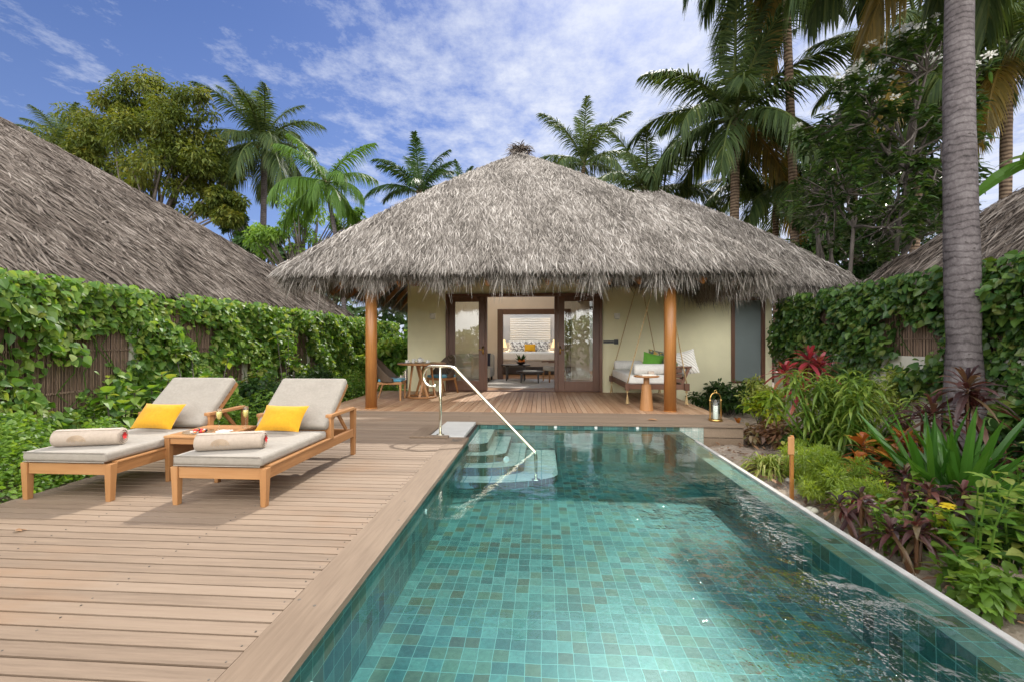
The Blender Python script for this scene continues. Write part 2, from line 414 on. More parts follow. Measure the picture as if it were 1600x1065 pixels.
def m_water():
    g = NT('pool_water'); p = g.pos(); x = g.n('SeparateXYZ', {0: p}).outputs
    n1 = g.noise(g.scl(p, (1.0, 1.0, 1)), 2.2, 2, .5); n2 = g.noise(g.scl(p, (1.0, .8, 1)), 15.0, 3, .6)
    # a breeze ruffles the near right of the pool, the rest lies calm
    a = g.math('MULTIPLY', g.math('ADD', x[0], -.25), .9, clamp=True)
    b = g.math('MULTIPLY', g.math('SUBTRACT', 4.4, x[1]), .6, clamp=True)
    patch = g.math('MULTIPLY', g.math('SUBTRACT', g.noise(p, 1.3, 3), .38), 4.0, clamp=True)
    mask = g.math('ADD', g.math('MULTIPLY', g.math('MULTIPLY', g.math('MULTIPLY', a, b), patch), 3.2), .03)
    h = g.math('ADD', g.math('MULTIPLY', n1, .16), g.math('MULTIPLY', n2, mask))
    nm = g.n('Bump', {'Height': h, 'Strength': .8, 'Distance': .05}).outputs[0]
    fr = schlick(g, .05, nm)
    tr = g.n('BsdfTransparent', {'Color': (.72, .93, .925, 1)}).outputs[0]
    gl = g.n('BsdfGlossy', {'Color': (1, 1, 1, 1), 'Roughness': .01, 'Normal': nm}).outputs[0]
    return g.out(g.n('MixShader', {0: fr, 1: tr, 2: gl}).outputs[0])
M['water'] = m_water()
def m_glass(name, tint=(.93,.96,.95), ior=1.5, dirt=0.0):
    g = NT(name)
    fr = schlick(g, ((ior-1)/(ior+1))**2)
    tr = g.n('BsdfTransparent', {'Color': c4(tint)}).outputs[0]
    gl = g.n('BsdfGlossy', {'Color': (1,1,1,1), 'Roughness': .005}).outputs[0]
    return g.out(g.n('MixShader', {0: fr, 1: tr, 2: gl}).outputs[0])
M['glass'] = m_glass('clear_glass')
M['door_glass'] = m_glass('door_glass', (.84,.87,.86), 1.75)
M['tint_glass'] = m_plain('frosted_window_glass', (.20,.235,.235), .12, .05, 1.5, 0)
def m_print(name, base, cols, scale=9):
    g = NT(name); v = g.obj()
    t = g.n('TexVoronoi', {'Vector': g.n('Mapping', {'Vector': v, 'Scale': (1, 1, 1.6)}).outputs[0], 'Scale': scale, 'Randomness': 1.0}).outputs
    sel = g.n('SeparateXYZ', {0: t[1]}).outputs[0]
    st = [(i/len(cols), c) for i, c in enumerate(cols)]
    col = g.ramp(sel, st, 'CONSTANT')
    n = g.noise(v, scale*1.4, 2)
    col = g.mix(g.math('GREATER_THAN', n, .52), col, base)
    return g.out(g.pbr(col, .9, None, 0, .2))
M['print'] = m_print('patterned_cotton', (.10,.13,.12), [(.55,.33,.06), (.12,.16,.13), (.42,.38,.25), (.20,.25,.10)], 16)
M['bw_print'] = m_print('grey_leaf_print', (.72,.70,.66), [(.12,.11,.11), (.70,.68,.64), (.30,.28,.27)], 13)
def m_leaf_white():
    g = NT('white_leaf_print'); v = g.obj()
    w = g.n('TexWave', {'Vector': v, 'Scale': 9.0, 'Distortion': 3.0}, bands_direction='DIAGONAL').outputs[1]
    return g.out(g.pbr(g.ramp(w, [(.75, (.80,.78,.73)), (.95, (.45,.42,.36))]), .9))
M['white_print'] = m_leaf_white()
def m_ripplewall():
    g = NT('rippled_wall_panel'); v = g.obj()
    w = g.n('TexWave', {'Vector': v, 'Scale': 3.2, 'Distortion': 1.6, 'Detail': 1.0, 'Detail Scale': .6}, bands_direction='Z').outputs[1]
    return g.out(g.pbr((.66,.63,.58), .7, g.bump(w, .35, .05)))
M['ripple'] = m_ripplewall()
def m_emit(name, col, st):
    g = NT(name); return g.out(g.n('Emission', {'Color': c4(col), 'Strength': st}).outputs[0])
M['shade'] = m_emit('lit_lampshade', (1.0, .70, .32), 1.6)

# leaves
M['palm_leaf'] = m_leaf('coconut_leaf', [(.018,.034,.012), (.04,.07,.022), (.075,.115,.035), (.15,.145,.03)], .58, .30, spec=.25)
M['young_palm'] = m_leaf('fresh_palm_leaf', [(.045,.105,.014), (.08,.165,.022), (.13,.225,.04)], .5, .42, spec=.3)
M['dry_palm'] = m_leaf('yellowing_palm_leaf', [(.08,.07,.018), (.20,.15,.03), (.32,.20,.03)], .5, .35)
M['broad'] = m_leaf('tree_leaf', [(.035,.055,.011), (.075,.108,.018), (.125,.15,.026), (.20,.19,.036)], .55, .38, spec=.25)
M['deep'] = m_leaf('dark_leaf', [(.014,.04,.011), (.03,.07,.016), (.06,.115,.026)], .45, .32, spec=.35)
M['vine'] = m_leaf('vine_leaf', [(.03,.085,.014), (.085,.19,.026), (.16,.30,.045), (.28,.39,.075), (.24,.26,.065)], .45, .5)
M['vine_dark'] = m_leaf('shaded_vine_leaf', [(.015,.05,.012), (.032,.085,.016), (.06,.135,.022), (.11,.185,.03), (.15,.16,.04)], .45, .35)  # deeper green leaf for the right-hand vine and some shrubs
M['cover'] = m_leaf('ground_cover_leaf', [(.07,.15,.02), (.14,.26,.035), (.25,.38,.07)], .45, .5)
M['plum'] = m_leaf('plumeria_leaf', [(.02,.05,.014), (.04,.09,.02), (.09,.15,.035)], .3, .35)
M['petal'] = m_leaf('white_petal', [(.80,.79,.74), (.86,.85,.80)], .6, .5, (1, 1, 1))
M['fern'] = m_leaf('feathery_leaf', [(.10,.18,.014), (.175,.26,.022), (.27,.35,.04)], .5, .45)
M['glossy'] = m_leaf('glossy_green_leaf', [(.065,.125,.02), (.15,.235,.032), (.26,.33,.06)], .34, .45, spec=.5)
M['strap'] = m_leaf('strap_leaf', [(.03,.10,.012), (.05,.15,.018), (.085,.21,.03)], .3, .35)
M['cord_red'] = m_leaf('red_cordyline_leaf', [(.06,.02,.03), (.20,.03,.045), (.40,.055,.06), (.40,.17,.075)], .32, .4, (1.4,.7,.8))
M['cord_dark'] = m_leaf('purple_cordyline_leaf', [(.028,.016,.016), (.062,.026,.023), (.12,.038,.030), (.11,.095,.04)], .48, .3, (1.5,.8,.8))
M['croton'] = m_leaf('orange_croton_leaf', [(.16,.05,.02), (.42,.13,.025), (.55,.28,.05), (.30,.05,.03)], .32, .35, (1.3,1,.6))
M['croton_y'] = m_leaf('yellow_croton_leaf', [(.07,.15,.018), (.24,.33,.025), (.50,.50,.035)], .32, .4)
M['varieg'] = m_leaf('variegated_leaf', [(.14,.23,.035), (.33,.39,.08), (.54,.52,.19)], .4, .4)
M['litter'] = m_leaf('leaf_litter', [(.07,.035,.02), (.17,.085,.045), (.33,.19,.10)], .8, .1)
M['reddish'] = m_leaf('bronze_leaf', [(.10,.05,.03), (.20,.10,.05), (.16,.17,.06)], .4, .3)
M['yflower'] = m_leaf('yellow_petal', [(.65,.48,.02), (.80,.62,.04)], .5, .4, (1, 1, .8))
M['banana'] = m_leaf('banana_leaf', [(.05,.13,.02), (.08,.18,.03)], .35, .45)
# ================================================================== SETTING
GZ = -.34
# ground: one sheet with the pool and deck pit left open
X0, X1, YB, YT = -4.0, 2.02, -1.6, 10.8
g = MB()
def gpatch(xs, ys):
    nx, ny = len(xs), len(ys)
    vs = [(x, y, GZ + (.03*math.sin(x*3.1+y*1.7)*math.sin(y*2.3-x) if max(abs(x), abs(y-6)) < 11 else 0)) for y in ys for x in xs]
    g.add(vs, [(j*nx+i, j*nx+i+1, (j+1)*nx+i+1, (j+1)*nx+i) for j in range(ny-1) for i in range(nx-1)])
lin = lambda a, b, n: [a+(b-a)*i/n for i in range(n+1)]
ysm = lin(YB, YT, 40)
gpatch([-500, -60] + lin(-14, X0, 30), ysm); gpatch(lin(X1, 14, 36) + [60, 500], ysm)
gpatch([-500, -60] + lin(-14, 14, 60) + [60, 500], lin(YT, 22, 20) + [60, 700])
gpatch([-500, -60, -14, X0, X1, 14, 60, 500], [-400, -20, YB])
struct('ground', g, M['soil'], smooth=True)
# low soil bank of the right-hand bed, rising towards the wall
g = MB(); xs = lin(2.035, 5.42, 28); ys = lin(.2, 10.6, 70)
vs = []
for y in ys:
    for i, x in enumerate(xs):
        e = max(.15, min(1, (x-2.30)/.5))
        vs.append((x, y, GZ - .02 + e*(.07 + .05*math.sin(x*5+y*2.2)*math.sin(y*3.7-x*1.3)) + random.uniform(0, .018)*e))
n = len(xs)
g.add(vs, [(j*n+i, j*n+i+1, (j+1)*n+i+1, (j+1)*n+i) for j in range(len(ys)-1) for i in range(n-1)])
struct('garden_bed', g, M['soil'], smooth=True)

# ------------------------------------------------------------------ pool
PXL, PXR, PYF, PZF, WZ = -.94, 1.79, 6.60, -.48, -.07
PYN = -1.2
struct('pool_floor', MB().quad((PXL,PYN,PZF), (PXR,PYN,PZF), (PXR,PYF,PZF), (PXL,PYF,PZF)), M['tile_floor'])
w = MB(); w.quad((PXL,PYN,PZF), (PXL,PYF,PZF), (PXL,PYF,-.03), (PXL,PYN,-.03))
struct('pool_side_wall', w, M['tile_side'])
w = MB(); w.quad((PXL,PYF,PZF), (2.03,PYF,PZF), (2.03,PYF,-.04), (PXL,PYF,-.04)); w.quad((PXR,PYN,PZF), (PXL,PYN,PZF), (PXL,PYN,-.03), (PXR,PYN,-.03))
struct('pool_end_wall', w, M['tile_end'])
w = MB().box(2.034, 2.37, PYF-.004, PYF+.1, -.36, -.04)
struct('limescaled_wall_end', w, M['scale'])
# weir wall on the right: inner face, sloping crest, pale channel strip
OX, OZ = 2.024, -.07
w = MB(); w.quad((PXR,PYF,PZF), (PXR,PYN,PZF), (PXR,PYN,WZ-.02), (PXR,PYF,WZ-.02))
struct('weir_wall', w, M['tile_side'])
w = MB(); w.quad((PXR,PYN,WZ-.02), (OX-.05,PYN,WZ-.02), (OX-.05,PYF-.004,WZ-.02), (PXR,PYF-.004,WZ-.02))
w.quad((OX-.05,5.823,WZ-.02), (OX+.01,5.823,WZ-.02), (OX+.01,PYF-.004,WZ-.02), (OX-.05,PYF-.004,WZ-.02)); w.quad((OX+.01,5.823,-.5), (OX+.01,PYF-.004,-.5), (OX+.01,PYF-.004,WZ-.02), (OX+.01,5.823,WZ-.02))
struct('weir_crest', w, M['tile_crest'])
struct('channel_strip', MB().box(OX-.05, OX-.006, PYN, 5.82, -.5, OZ+.010), M['white_strip'], bevel=.006)
# underwater bench along the far wall
b = MB().box(.22, PXR-.002, 6.28, PYF-.004, PZF+.001, -.30)
struct('pool_bench', b, M['tile_floor'])
# steps in the far left corner, each a rounded quarter
def step_poly(x1, y0, rx, ry):
    p = [(PXL+.002, PYF-.006), (PXL+.002, y0)]
    for i in range(15):
        a = math.pi/2*i/14
        p.append((x1-rx+rx*math.sin(a), y0+ry-ry*math.cos(a)))
    p.append((x1, PYF-.006)); return p
zt = -.475
for (x1, y0, rx, ry, z1) in ((.20, 5.00, 1.0, .42, -.405), (-.22, 5.24, .62, .30, -.305), (-.455, 5.45, .40, .20, -.21), (-.70, 5.62, .12, .12, -.10)):
    poly = step_poly(x1, y0, rx, ry)
    o = struct('pool_step', MB().prism(poly, zt, z1), M['tile_step'])
    o.data.materials.append(M['tile_riser'])
    for i, p in enumerate(o.data.polygons):
        if i > 1: p.material_index = 1
struct('water', MB().quad((PXL,PYN,WZ), (OX-.05,PYN,WZ), (OX-.05,PYF,WZ), (PXL,PYF,WZ)), M['water'])

# ------------------------------------------------------------------ deck
DX0, DX1 = -4.03, 2.95
d = MB(); y = -.9
while y < 6.56:
    w = .0765 + random.uniform(-.0015, .0015); y2 = min(y+w, 6.585); zz = random.uniform(-.0015, .0015)
    xs = [DX0+random.uniform(-.012, .012)]; x = DX0 + random.uniform(.8, 2.6)
    for a, b_ in zip(xs, xs[1:]+[-1.154]): d.box(a+.0015, b_-.0015, y, y2, -.028+zz, zz)
    y += .0875
for i in range(64):
    for x in (-1.185, -2.1, -3.05, -3.98): d.lathe([(.0042, .0), (.0042, .0026), (0, .0026)], 6, None, -9, (x+random.uniform(-.004,.004), -.9+.0875*i+random.choice((.022, .055)), 0))
o = struct('pool_deck', d, M['deck_x']); o.data.materials.append(M['ink'])
for p, v in zip(o.data.polygons, o.data.attributes['var'].data): p.material_index = 1 if v.value < -5 else 0
d = MB(); y = 6.72                                    # tight boards in front of the porch
d.box(DX0, DX1, 6.575, 6.715, -.034, 0.004)
while y < 7.55:
    x = DX0
    while x < DX1-.05:
        x2 = min(DX1-.0, x+random.uniform(2.2, 3.6)); x2 = DX1 if DX1-x2 < .6 else x2
        d.box(x+.001, x2-.001, y, y+.1395, -.028, random.uniform(-.001, .001)); x = x2
    y += .1418
struct('porch_border', d, M['deck_x'], bevel=.002)
d = MB(); x = DX0+.002
while x < DX1-.05:
    d.box(x, min(x+.0835, DX1), 7.59, 10.76, -.028, random.uniform(-.0015, .0015)); x += .0895
struct('porch_deck', d, M['deck_y'], bevel=.003)
d = MB()
for a, b_ in ((-1.2, .9), (.903, 5.50)): d.box(-1.15, -.915, a, b_-.0, -.034, .006)
for a, b_ in ((-1.03, 1.93), (-1.125, 1.97), (-1.03, 3.25), (-.96, 2.9), (-1.04, 4.4), (-.97, 4.9)): d.lathe([(.009, .0), (.009, .0068), (0, .0068)], 10, None, -9, (a, b_, 0))
o = struct('pool_coping', d, M['coping'], bevel=.003); o.data.materials.append(M['ink'])
for p, v in zip(o.data.polygons, o.data.attributes['var'].data): p.material_index = 1 if v.value < -5 else 0
d = MB(); d.box(DX0+.02, -1.0, -1.0, 6.58, -.10, -.034); d.box(DX0+.02, DX1-.03, 6.62, 10.78, -.10, -.036)
d.box(-.99, -.945, -1.2, 6.58, -.5, -.036); d.box(DX0+.06, DX0+.1, -1.0, 10.7, -.4, -.1)
struct('deck_frame', d, M['underlay'])
d = MB()
for a, b_ in ((-.185, -.045), (-.335, -.195)):
    d.box(2.375, DX1-.012, 6.60, 6.625, a, b_); d.box(DX1-.04, DX1-.014, 6.63, 10.7, a, b_)
struct('deck_fascia', d, M['coping'], bevel=.003)
struct('stone_landing', MB().box(-1.43, -.985, 5.52, 6.568, -.03, .010), M['cream_stone'], bevel=.004)
d = MB(); d.box(-1.66, -1.435, 5.42, 6.02, .003, .028); d.box(-1.435, -1.17, 5.42, 5.514, .003, .028)
struct('timber_pad', d, M['coping'], bevel=.004)
mk = MB()                                             # painted depth mark on the coping
for i, (a, b_, l) in enumerate(((-1.10, 5.26, .10), (-1.09, 5.30, .12), (-1.085, 5.335, .06), (-1.03, 5.36, .05), (-1.05, 5.44, .13))):
    mk.box(a, a+l, b_, b_+.02, .0062, .0075)
mk.box(-1.10, -1.085, 5.34, 5.40, .0062, .0075)
tag(put('depth_marking', mk, M['ink']), 'small dark painted marking on the pale coping by the pool steps', 'marking')

# ================================================================== THATCHED ROOFS
def clump(P):
    return .5*np.sin(P[:,0]*7.1+P[:,1]*3.3)+.5*np.sin(P[:,1]*5.7-P[:,2]*6.1)
def roof_face(mb, A, B, C, D, dens, L, W, lift=.16, spread=.24, course=.26):
    """blades over a face: A-B is the eave, D-C the ridge above it"""
    A, B, C, D = (np.array(p, float) for p in (A, B, C, D))
    e = B-A; Nn = np.cross(e, (C+D)/2-A); Nn = Nn/np.linalg.norm(Nn)
    if Nn[2] < 0: Nn = -Nn
    down = np.cross(nrm(e[None])[0], Nn); down = down if down[2] < 0 else -down
    h = np.linalg.norm((C+D)/2-(A+B)/2); wb = np.linalg.norm(e); wt = np.linalg.norm(C-D)
    n = int(dens*h*(wb+wt)/2)
    v = rng.random(n*3); keep = rng.random(n*3)*max(wb, wt) < wb+(wt-wb)*v; v = v[keep][:n]; n = len(v)
    k = course/h
    v = np.clip(np.where(rng.random(n) < .6, (np.floor(v/k)+rng.random(n)**2*.55)*k, v), 0, 1)
    u = rng.random(n)
    P = (A+(B-A)*u[:,None])*(1-v[:,None]) + (D+(C-D)*u[:,None])*v[:,None]
    P = P + Nn*(.02+.06*rng.random(n))[:,None] + Nn*(.16*np.sin(np.pi*v)**.7)[:,None]
    ang = rng.normal(0, spread, n) + .22*clump(P)
    sd = nrm(e[None])[0]
    Dv = down*np.cos(ang)[:,None] + sd*np.sin(ang)[:,None] + Nn*(lift*(rng.random(n)-.15))[:,None]
    tw = rng.normal(0, .5, n)
    Nv = Nn + sd*tw[:,None] + rng.normal(0, .12, (n, 3))
    vr = np.clip(rng.beta(1.6, 1.5, n)+.12*clump(P*.6), 0, 1)
    mb.arr(*blades(P, Dv, Nv, L*rng.uniform(.55, 1.35, n), W*rng.uniform(.5, 1.4, n), (.7, 1, .12), .12, 0, vr))
def roof_edge(mb, A, B, out, n, L, W, drop=1.0, jit=.12):
    """ragged fringe hanging from the eave A-B"""
    A, B, out = (np.array(p, float) for p in (A, B, out)); out = nrm(out[None])[0]
    u = rng.random(n); P = A+(B-A)*u[:,None]
    P = P - out*(rng.random(n)*.30)[:,None] + np.array([0,0,1])*((rng.random(n)-.38)*.20)[:,None]
    sd = nrm((B-A)[None])[0]
    Dv = out*rng.uniform(.05, .75, n)[:,None] + sd*rng.normal(0, .30, n)[:,None] - np.array([0,0,1])*(drop*rng.uniform(.45, 1.1, n))[:,None]
    Nv = out + sd*rng.normal(0, .6, n)[:,None] + np.array([0,0,.4])
    ln = L*rng.uniform(.45, 1.0, n)*(1+.25*np.sin(u*41)+.2*np.sin(u*97+1)); ln = np.where(rng.random(n) < .06, ln*1.45, ln)
    mb.arr(*blades(P, Dv, Nv, ln, W*rng.uniform(.45, 1.2, n), (.8, .9, .12), .25, 0, np.clip(rng.beta(1.7, 1.4, n), 0, 1)))
def roof_hip(mb, A, C, n, L, W, bulge=.10):
    A, C = np.array(A, float), np.array(C, float); d = nrm((A-C)[None])[0]
    sd = nrm(np.cross(d, [0, 0, 1.0])[None])[0]; up = np.cross(sd, d); up = up if up[2] > 0 else -up
    u = rng.random(n)**.9; P = C+(A-C)*u[:,None]
    a = rng.normal(0, .75, n)
    P = P + sd*rng.normal(0, .16, n)[:,None] + up*(.02+.07*rng.random(n)+.035*np.sin(u*37)+.03*np.sin(u*83+2))[:,None] - up*.03
    Dv = d + sd*np.sin(a)[:,None]*.9 - up*np.abs(np.sin(a))[:,None]*.25 + up*(.2*(rng.random(n)-.3))[:,None]
    Nv = up + sd*rng.normal(0, .5, n)[:,None]
    mb.arr(*blades(P, Dv, Nv, L*rng.uniform(.5, 1.2, n), W*rng.uniform(.5, 1.3, n), (.7, 1, .12), .15, 0, rng.beta(1.6, 1.5, n)))
def hip_shell(mb, FL, FR, BR, BL, T1, T2, th=.13):
    """roof body without its rear slope: eave corners (front-left ...), ridge T1 (left) - T2 (right)"""
    q = [FL, FR, BR, BL, T1, T2]; lo = [(p[0], p[1], p[2]-th) for p in q]
    mb.add(q+lo, [(0,1,5,4), (1,2,5), (3,0,4), (6,10,11,7), (7,11,8), (9,10,6), (0,6,7,1), (1,7,8,2), (2,8,9,3), (3,9,6,0)])  # rear slope left open out of view to let daylight into the rooms

# ------------------------------------------------------------------ the pool villa
villa = thing('thatched_villa', 'cream walled pool villa with a tall grey thatched roof and open glass doors', 'villa', (0, 10.8, 0))
def vput(name, mb, m, **k):
    o = put(name, mb, m, None, **k); o.parent = villa; o.matrix_parent_inverse = Matrix.Translation((0, -10.8, 0)); return o
WY = 10.8
wxl = PY(637, 600, WY)[0]; wxr = 5.46
dl, dr = PY(697, 600, WY)[0], PY(941, 600, WY)[0]; dt = PY(800, 459, WY)[1]
nl, nr = PY(1142, 600, WY)[0], PY(1195, 600, WY)[0]; nb = PY(1170, 598, WY)[1]; nt_ = nb+2.05
w = MB(); T = .18
for a, b_, c, e in ((wxl, dl, -.34, 3.5), (dl, dr, dt, 4.5), (dr, nl, -.34, 3.1), (nl, nr, -.34, nb), (nl, nr, nt_, 3.1), (nr, wxr, -.34, 3.1)):
    w.box(a, b_, WY, WY+T, c, e)
w.box(dl, dr, WY+.02, WY+T, -.34, -.03)
w.box(wxl, wxl+T, WY+T, 18.8, -.34, 2.9)
vput('wall', w, M['wall'])
# interior: partition with a wide framed opening, rear wall, floor
py0 = 14.3
ol, ot = PY(785, 490, py0); orr = PY(884, 490, py0)[0]
w = MB(); w.box(wxl+T, ol, py0, py0+.14, 0, 2.72); w.box(ol, orr, py0, py0+.14, ot, 2.72); w.box(orr, 1.55, py0, py0+.14, 0, 2.72)
vput('partition', w, M['room'])
w = MB(); w.box(wxl+T, 3.2, 18.8, 18.95, 0, 3.4)
vput('rear_wall', w, m_plain('grey_plaster', (.40,.40,.41), .85, .05, 2))
f = MB(); f.box(wxl+T, wxr, WY+T, 18.8, -.06, -.004); f.box(dl+.05, dr-.05, WY+.002, WY+T, -.03, .012)
vput('interior_floor', f, M['teak_x'])
f = MB(); z = ot
f.box(ol-.16, ol+.02, py0-.05, py0+.16, 0, z+.14); f.box(orr-.02, orr+.16, py0-.05, py0+.16, 0, z+.14); f.box(ol+.02, orr-.02, py0-.05, py0+.16, z-.03, z+.14)
vput('inner_door_frame', f, M['cedar_z'] if False else M['dark_z'], bevel=.01)
pl, pz1 = PY(797, 497, 18.7); pr, pz0 = PY(860, 533, 18.7)
vput('wall_panel', MB().box(pl, pr, 18.72, 18.79, pz0, pz1), M['ripple'])
# door frame and the two glazed leaves
f = MB(); t = .075
f.box(dl, dl+t, WY-.06, WY+.12, 0, dt); f.box(dr-t, dr, WY-.06, WY+.12, 0, dt); f.box(dl+t, dr-t, WY-.06, WY+.12, dt-t, dt); f.box(dl+t, dr-t, WY-.05, WY+.1, 0, .02)
vput('door_frame', f, M['dark_z'], bevel=.006)
def leaf_door(a, b_, edge):
    o = MB(); st = .155; z0, z1 = .022, dt-t-.003
    o.box(a, a+st, WY-.03, WY+.025, z0, z1); o.box(b_-st, b_, WY-.03, WY+.025, z0, z1)
    o.box(a+st, b_-st, WY-.03, WY+.025, z1-.12, z1); o.box(a+st, b_-st, WY-.03, WY+.025, z0, z0+.24)
    door = vput('glazed_door', o, M['dark_z'], bevel=.006)
    p = put('glass_pane', MB().box(a+st, b_-st, WY-.007, WY+.001, z0+.24, z1-.12), M['door_glass'], door)
    h = MB(); hx = (b_-.05) if edge > 0 else (a+.05)
    h.box(hx-.02, hx+.02, WY-.036, WY-.03, .92, 1.12); h.tube([(hx, WY-.032, 1.03), (hx, WY-.085, 1.03), (hx-.11*edge, WY-.085, 1.035)], .010, 8)
    put('handle', h, M['brass'], door, True)
xa = PY(758, 600, WY)[0]; xb = PY(872, 600, WY)[0]
leaf_door(dl+t, xa, 1); leaf_door(xb, dr-t, -1)
for a, b_ in ((xa+.004, xa+.05), (xb-.09, xb-.004)): vput('door_post', MB().box(a, b_, WY-.045, WY+.1, .022, dt-t-.003), M['dark_z'], bevel=.006)
f = MB(); t2 = .085
f.box(nl, nl+t2, WY-.03, WY+.1, nb, nt_); f.box(nr-t2, nr, WY-.03, WY+.1, nb, nt_); f.box(nl+t2, nr-t2, WY-.03, WY+.1, nb, nb+.05); f.box(nl+t2, nr-t2, WY-.03, WY+.1, nt_-.09, nt_)
wn = vput('window', f, M['dark_z'], bevel=.006)
put('pane', MB().box(nl+t2, nr-t2, WY+.02, WY+.03, nb+.05, nt_-.09), M['tint_glass'], wn)
# wall lamps and the little signboard on the wall
for px in (676, 964):
    x, z = PY(px, 494, WY-.05)
    lm = vput('wall_lamp', MB().box(x-.065, x+.065, WY-.09, WY-.001, z-.065, z+.065), M['grey_box'], bevel=.008)
    put('lamp_slot', MB().box(x-.045, x+.045, WY-.07, WY-.02, z-.071, z-.0655), M['black'], lm)
x, z = PY(953, 534, WY-.02)
sg = vput('number_plate', MB().box(x-.16, x+.16, WY-.014, WY-.001, z-.035, z+.035), m_plain('grey_plate', (.10,.10,.10), .5), bevel=.004)
b = MB(); b.box(x+.10, x+.20, WY-.024, WY-.014, z-.055, z+.055)
for i in range(7): b.box(x-.145+i*.033, x-.125+i*.033, WY-.018, WY-.014, z-.018, z+.018)
put('plate_figures', b, M['black'], sg)
# columns
for px, py in ((580, 637), (1047, 642)):
    cx, cy = PG(px, py)
    cb = MB().lathe([(.103, 0), (.103, 2.62)], 24, None, .5, (cx, cy, .0))
    c = vput('column', cb, M['cedar_z'], smooth=False)
    for p in c.data.polygons: p.use_smooth = len(p.vertices) == 4
    put('column_base', MB().lathe([(.112, 0.0), (.112, .02)], 24, None, .5, (cx, cy, .0)), M['cedar_z'], None).parent = c
c0 = PG(580, 637); c1 = PG(1047, 642)
b = MB(); b.box(DX0+.0, c1[0]+.5, c0[1]-.07, c0[1]+.07, 2.60, 2.80); b.box(c0[0]-.07, c0[0]+.07, c0[1]+.07, WY, 2.60, 2.78); b.box(c1[0]-.07, c1[0]+.07, c1[1]+.07, WY, 2.60, 2.78)
vput('eave_beam', b, M['cedar_x'], bevel=.008)
# roof A over the porch and living room, roof B across behind it
EZ = 2.50; AY = 7.45
aL, aR = -4.55, 3.72; apx = PY(813, 243, 12.4)
A_FL, A_FR, A_BR, A_BL = (aL, AY, EZ), (aR, AY, EZ), (aR, 17.2, EZ), (aL, 17.2, EZ)
A_T = (apx[0], 12.4, apx[1])
rx, rz = PY(1032, 303, 13.6)
BYF = 9.95; EB = 2.60
B_FL, B_FR, B_BR, B_BL = (1.2, BYF, EB), (6.75, BYF+.1, EB), (6.75, 17.2, EB), (1.2, 17.2, EB)
B_T1, B_T2 = (A_T[0]+.6, 13.6, rz), (rx, 13.6, rz)
sh = MB(); hip_shell(sh, A_FL, A_FR, A_BR, A_BL, (A_T[0]-.05, 12.4, A_T[2]), (A_T[0]+.05, 12.4, A_T[2]))
sh.F = [f for f in sh.F if f not in ((3,0,4), (9,10,6))]; sh.var = sh.var[:len(sh.F)]   # upper west slope left open, an added unseen gap to light the living room
mx = lambda p: tuple(p[i]*.56+A_T[i]*.44 for i in range(3)); A_FM, A_BM = mx(A_FL), mx(A_BL)
dn = lambda p: (p[0], p[1], p[2]-.13)
sh.quad(A_BL, A_FL, A_FM, A_BM); sh.quad(dn(A_BL), dn(A_BM), dn(A_FM), dn(A_FL))
hip_shell(sh, B_FL, B_FR, B_BR, B_BL, B_T1, B_T2)
roof = vput('roof', sh, M['thatch_core'])
th = MB(); TL, TW = .31, .0165
roof_face(th, A_FL, A_FR, A_T, A_T, 3500, TL, TW)
roof_face(th, A_FL, A_BL, A_BM, A_FM, 700, TL, TW)
roof_face(th, A_FR, A_BR, A_T, A_T, 1500, TL, TW)
roof_face(th, B_FL, B_FR, B_T2, B_T1, 2900, TL, TW)
roof_face(th, B_FR, B_BR, B_T2, B_T2, 900, TL, TW)
for a, c, n in ((A_FL, A_T, 7000), (A_FR, A_T, 7000), (B_FR, B_T2, 5000)): roof_hip(th, a, c, n, TL, TW)
roof_edge(th, A_FL, A_FR, (0,-1,.0), 13000, .34, .017)
for a, c, o_, k in ((A_FL, A_FR, (0,-1,0), 5000), (B_FL, B_FR, (0,-1,0), 3500), (A_FL, A_BL, (-1,0,0), 3000)):
    roof_edge(th, (a[0], a[1], a[2]+.06), (c[0], c[1], c[2]+.06), o_, k, .26, .018, .55)
roof_edge(th, A_FL, A_BL, (-1,0,0), 6000, .36, .019)
roof_edge(th, A_FR, (aR, BYF+.7, EZ), (1,0,0), 5200, .38, .018)
roof_edge(th, (aR-.6, BYF, EB), B_FR, (0,-1,0), 6000, .40, .017)
roof_edge(th, B_FR, B_BR, (1,0,0), 2400, .42, .024)
# ridge of the rear roof, apex tuft
n = 1500; u = rng.random(n); P = np.array(B_T1)+(np.array(B_T2)-np.array(B_T1))*u[:,None]+rng.normal(0, .06, (n,3))
th.arr(*blades(P, np.stack([rng.normal(0,.6,n), rng.choice([-1,1],n)*1.0, -.75*np.ones(n)],1), np.stack([rng.normal(0,.4,n), np.zeros(n), np.ones(n)],1), .4, .03, (.7,1,.1), .1))
thatch = put('thatch', th, M['thatch'], roof); 
n = 420; a = rng.random(n)*2*np.pi; el = rng.uniform(-.9, .75, n)
P = np.array(A_T)+np.stack([rng.normal(0,.10,n), rng.normal(0,.10,n), rng.uniform(.06,.24,n)],1)
put('ridge_tuft', MB().arr(*blades(P, np.stack([np.cos(a)*np.cos(el), np.sin(a)*np.cos(el), np.sin(el)],1), rng.normal(0,1,(n,3)), rng.uniform(.15,.42,n), .028, (.8,1,.1), .3)), M['thatch_old'], roof)
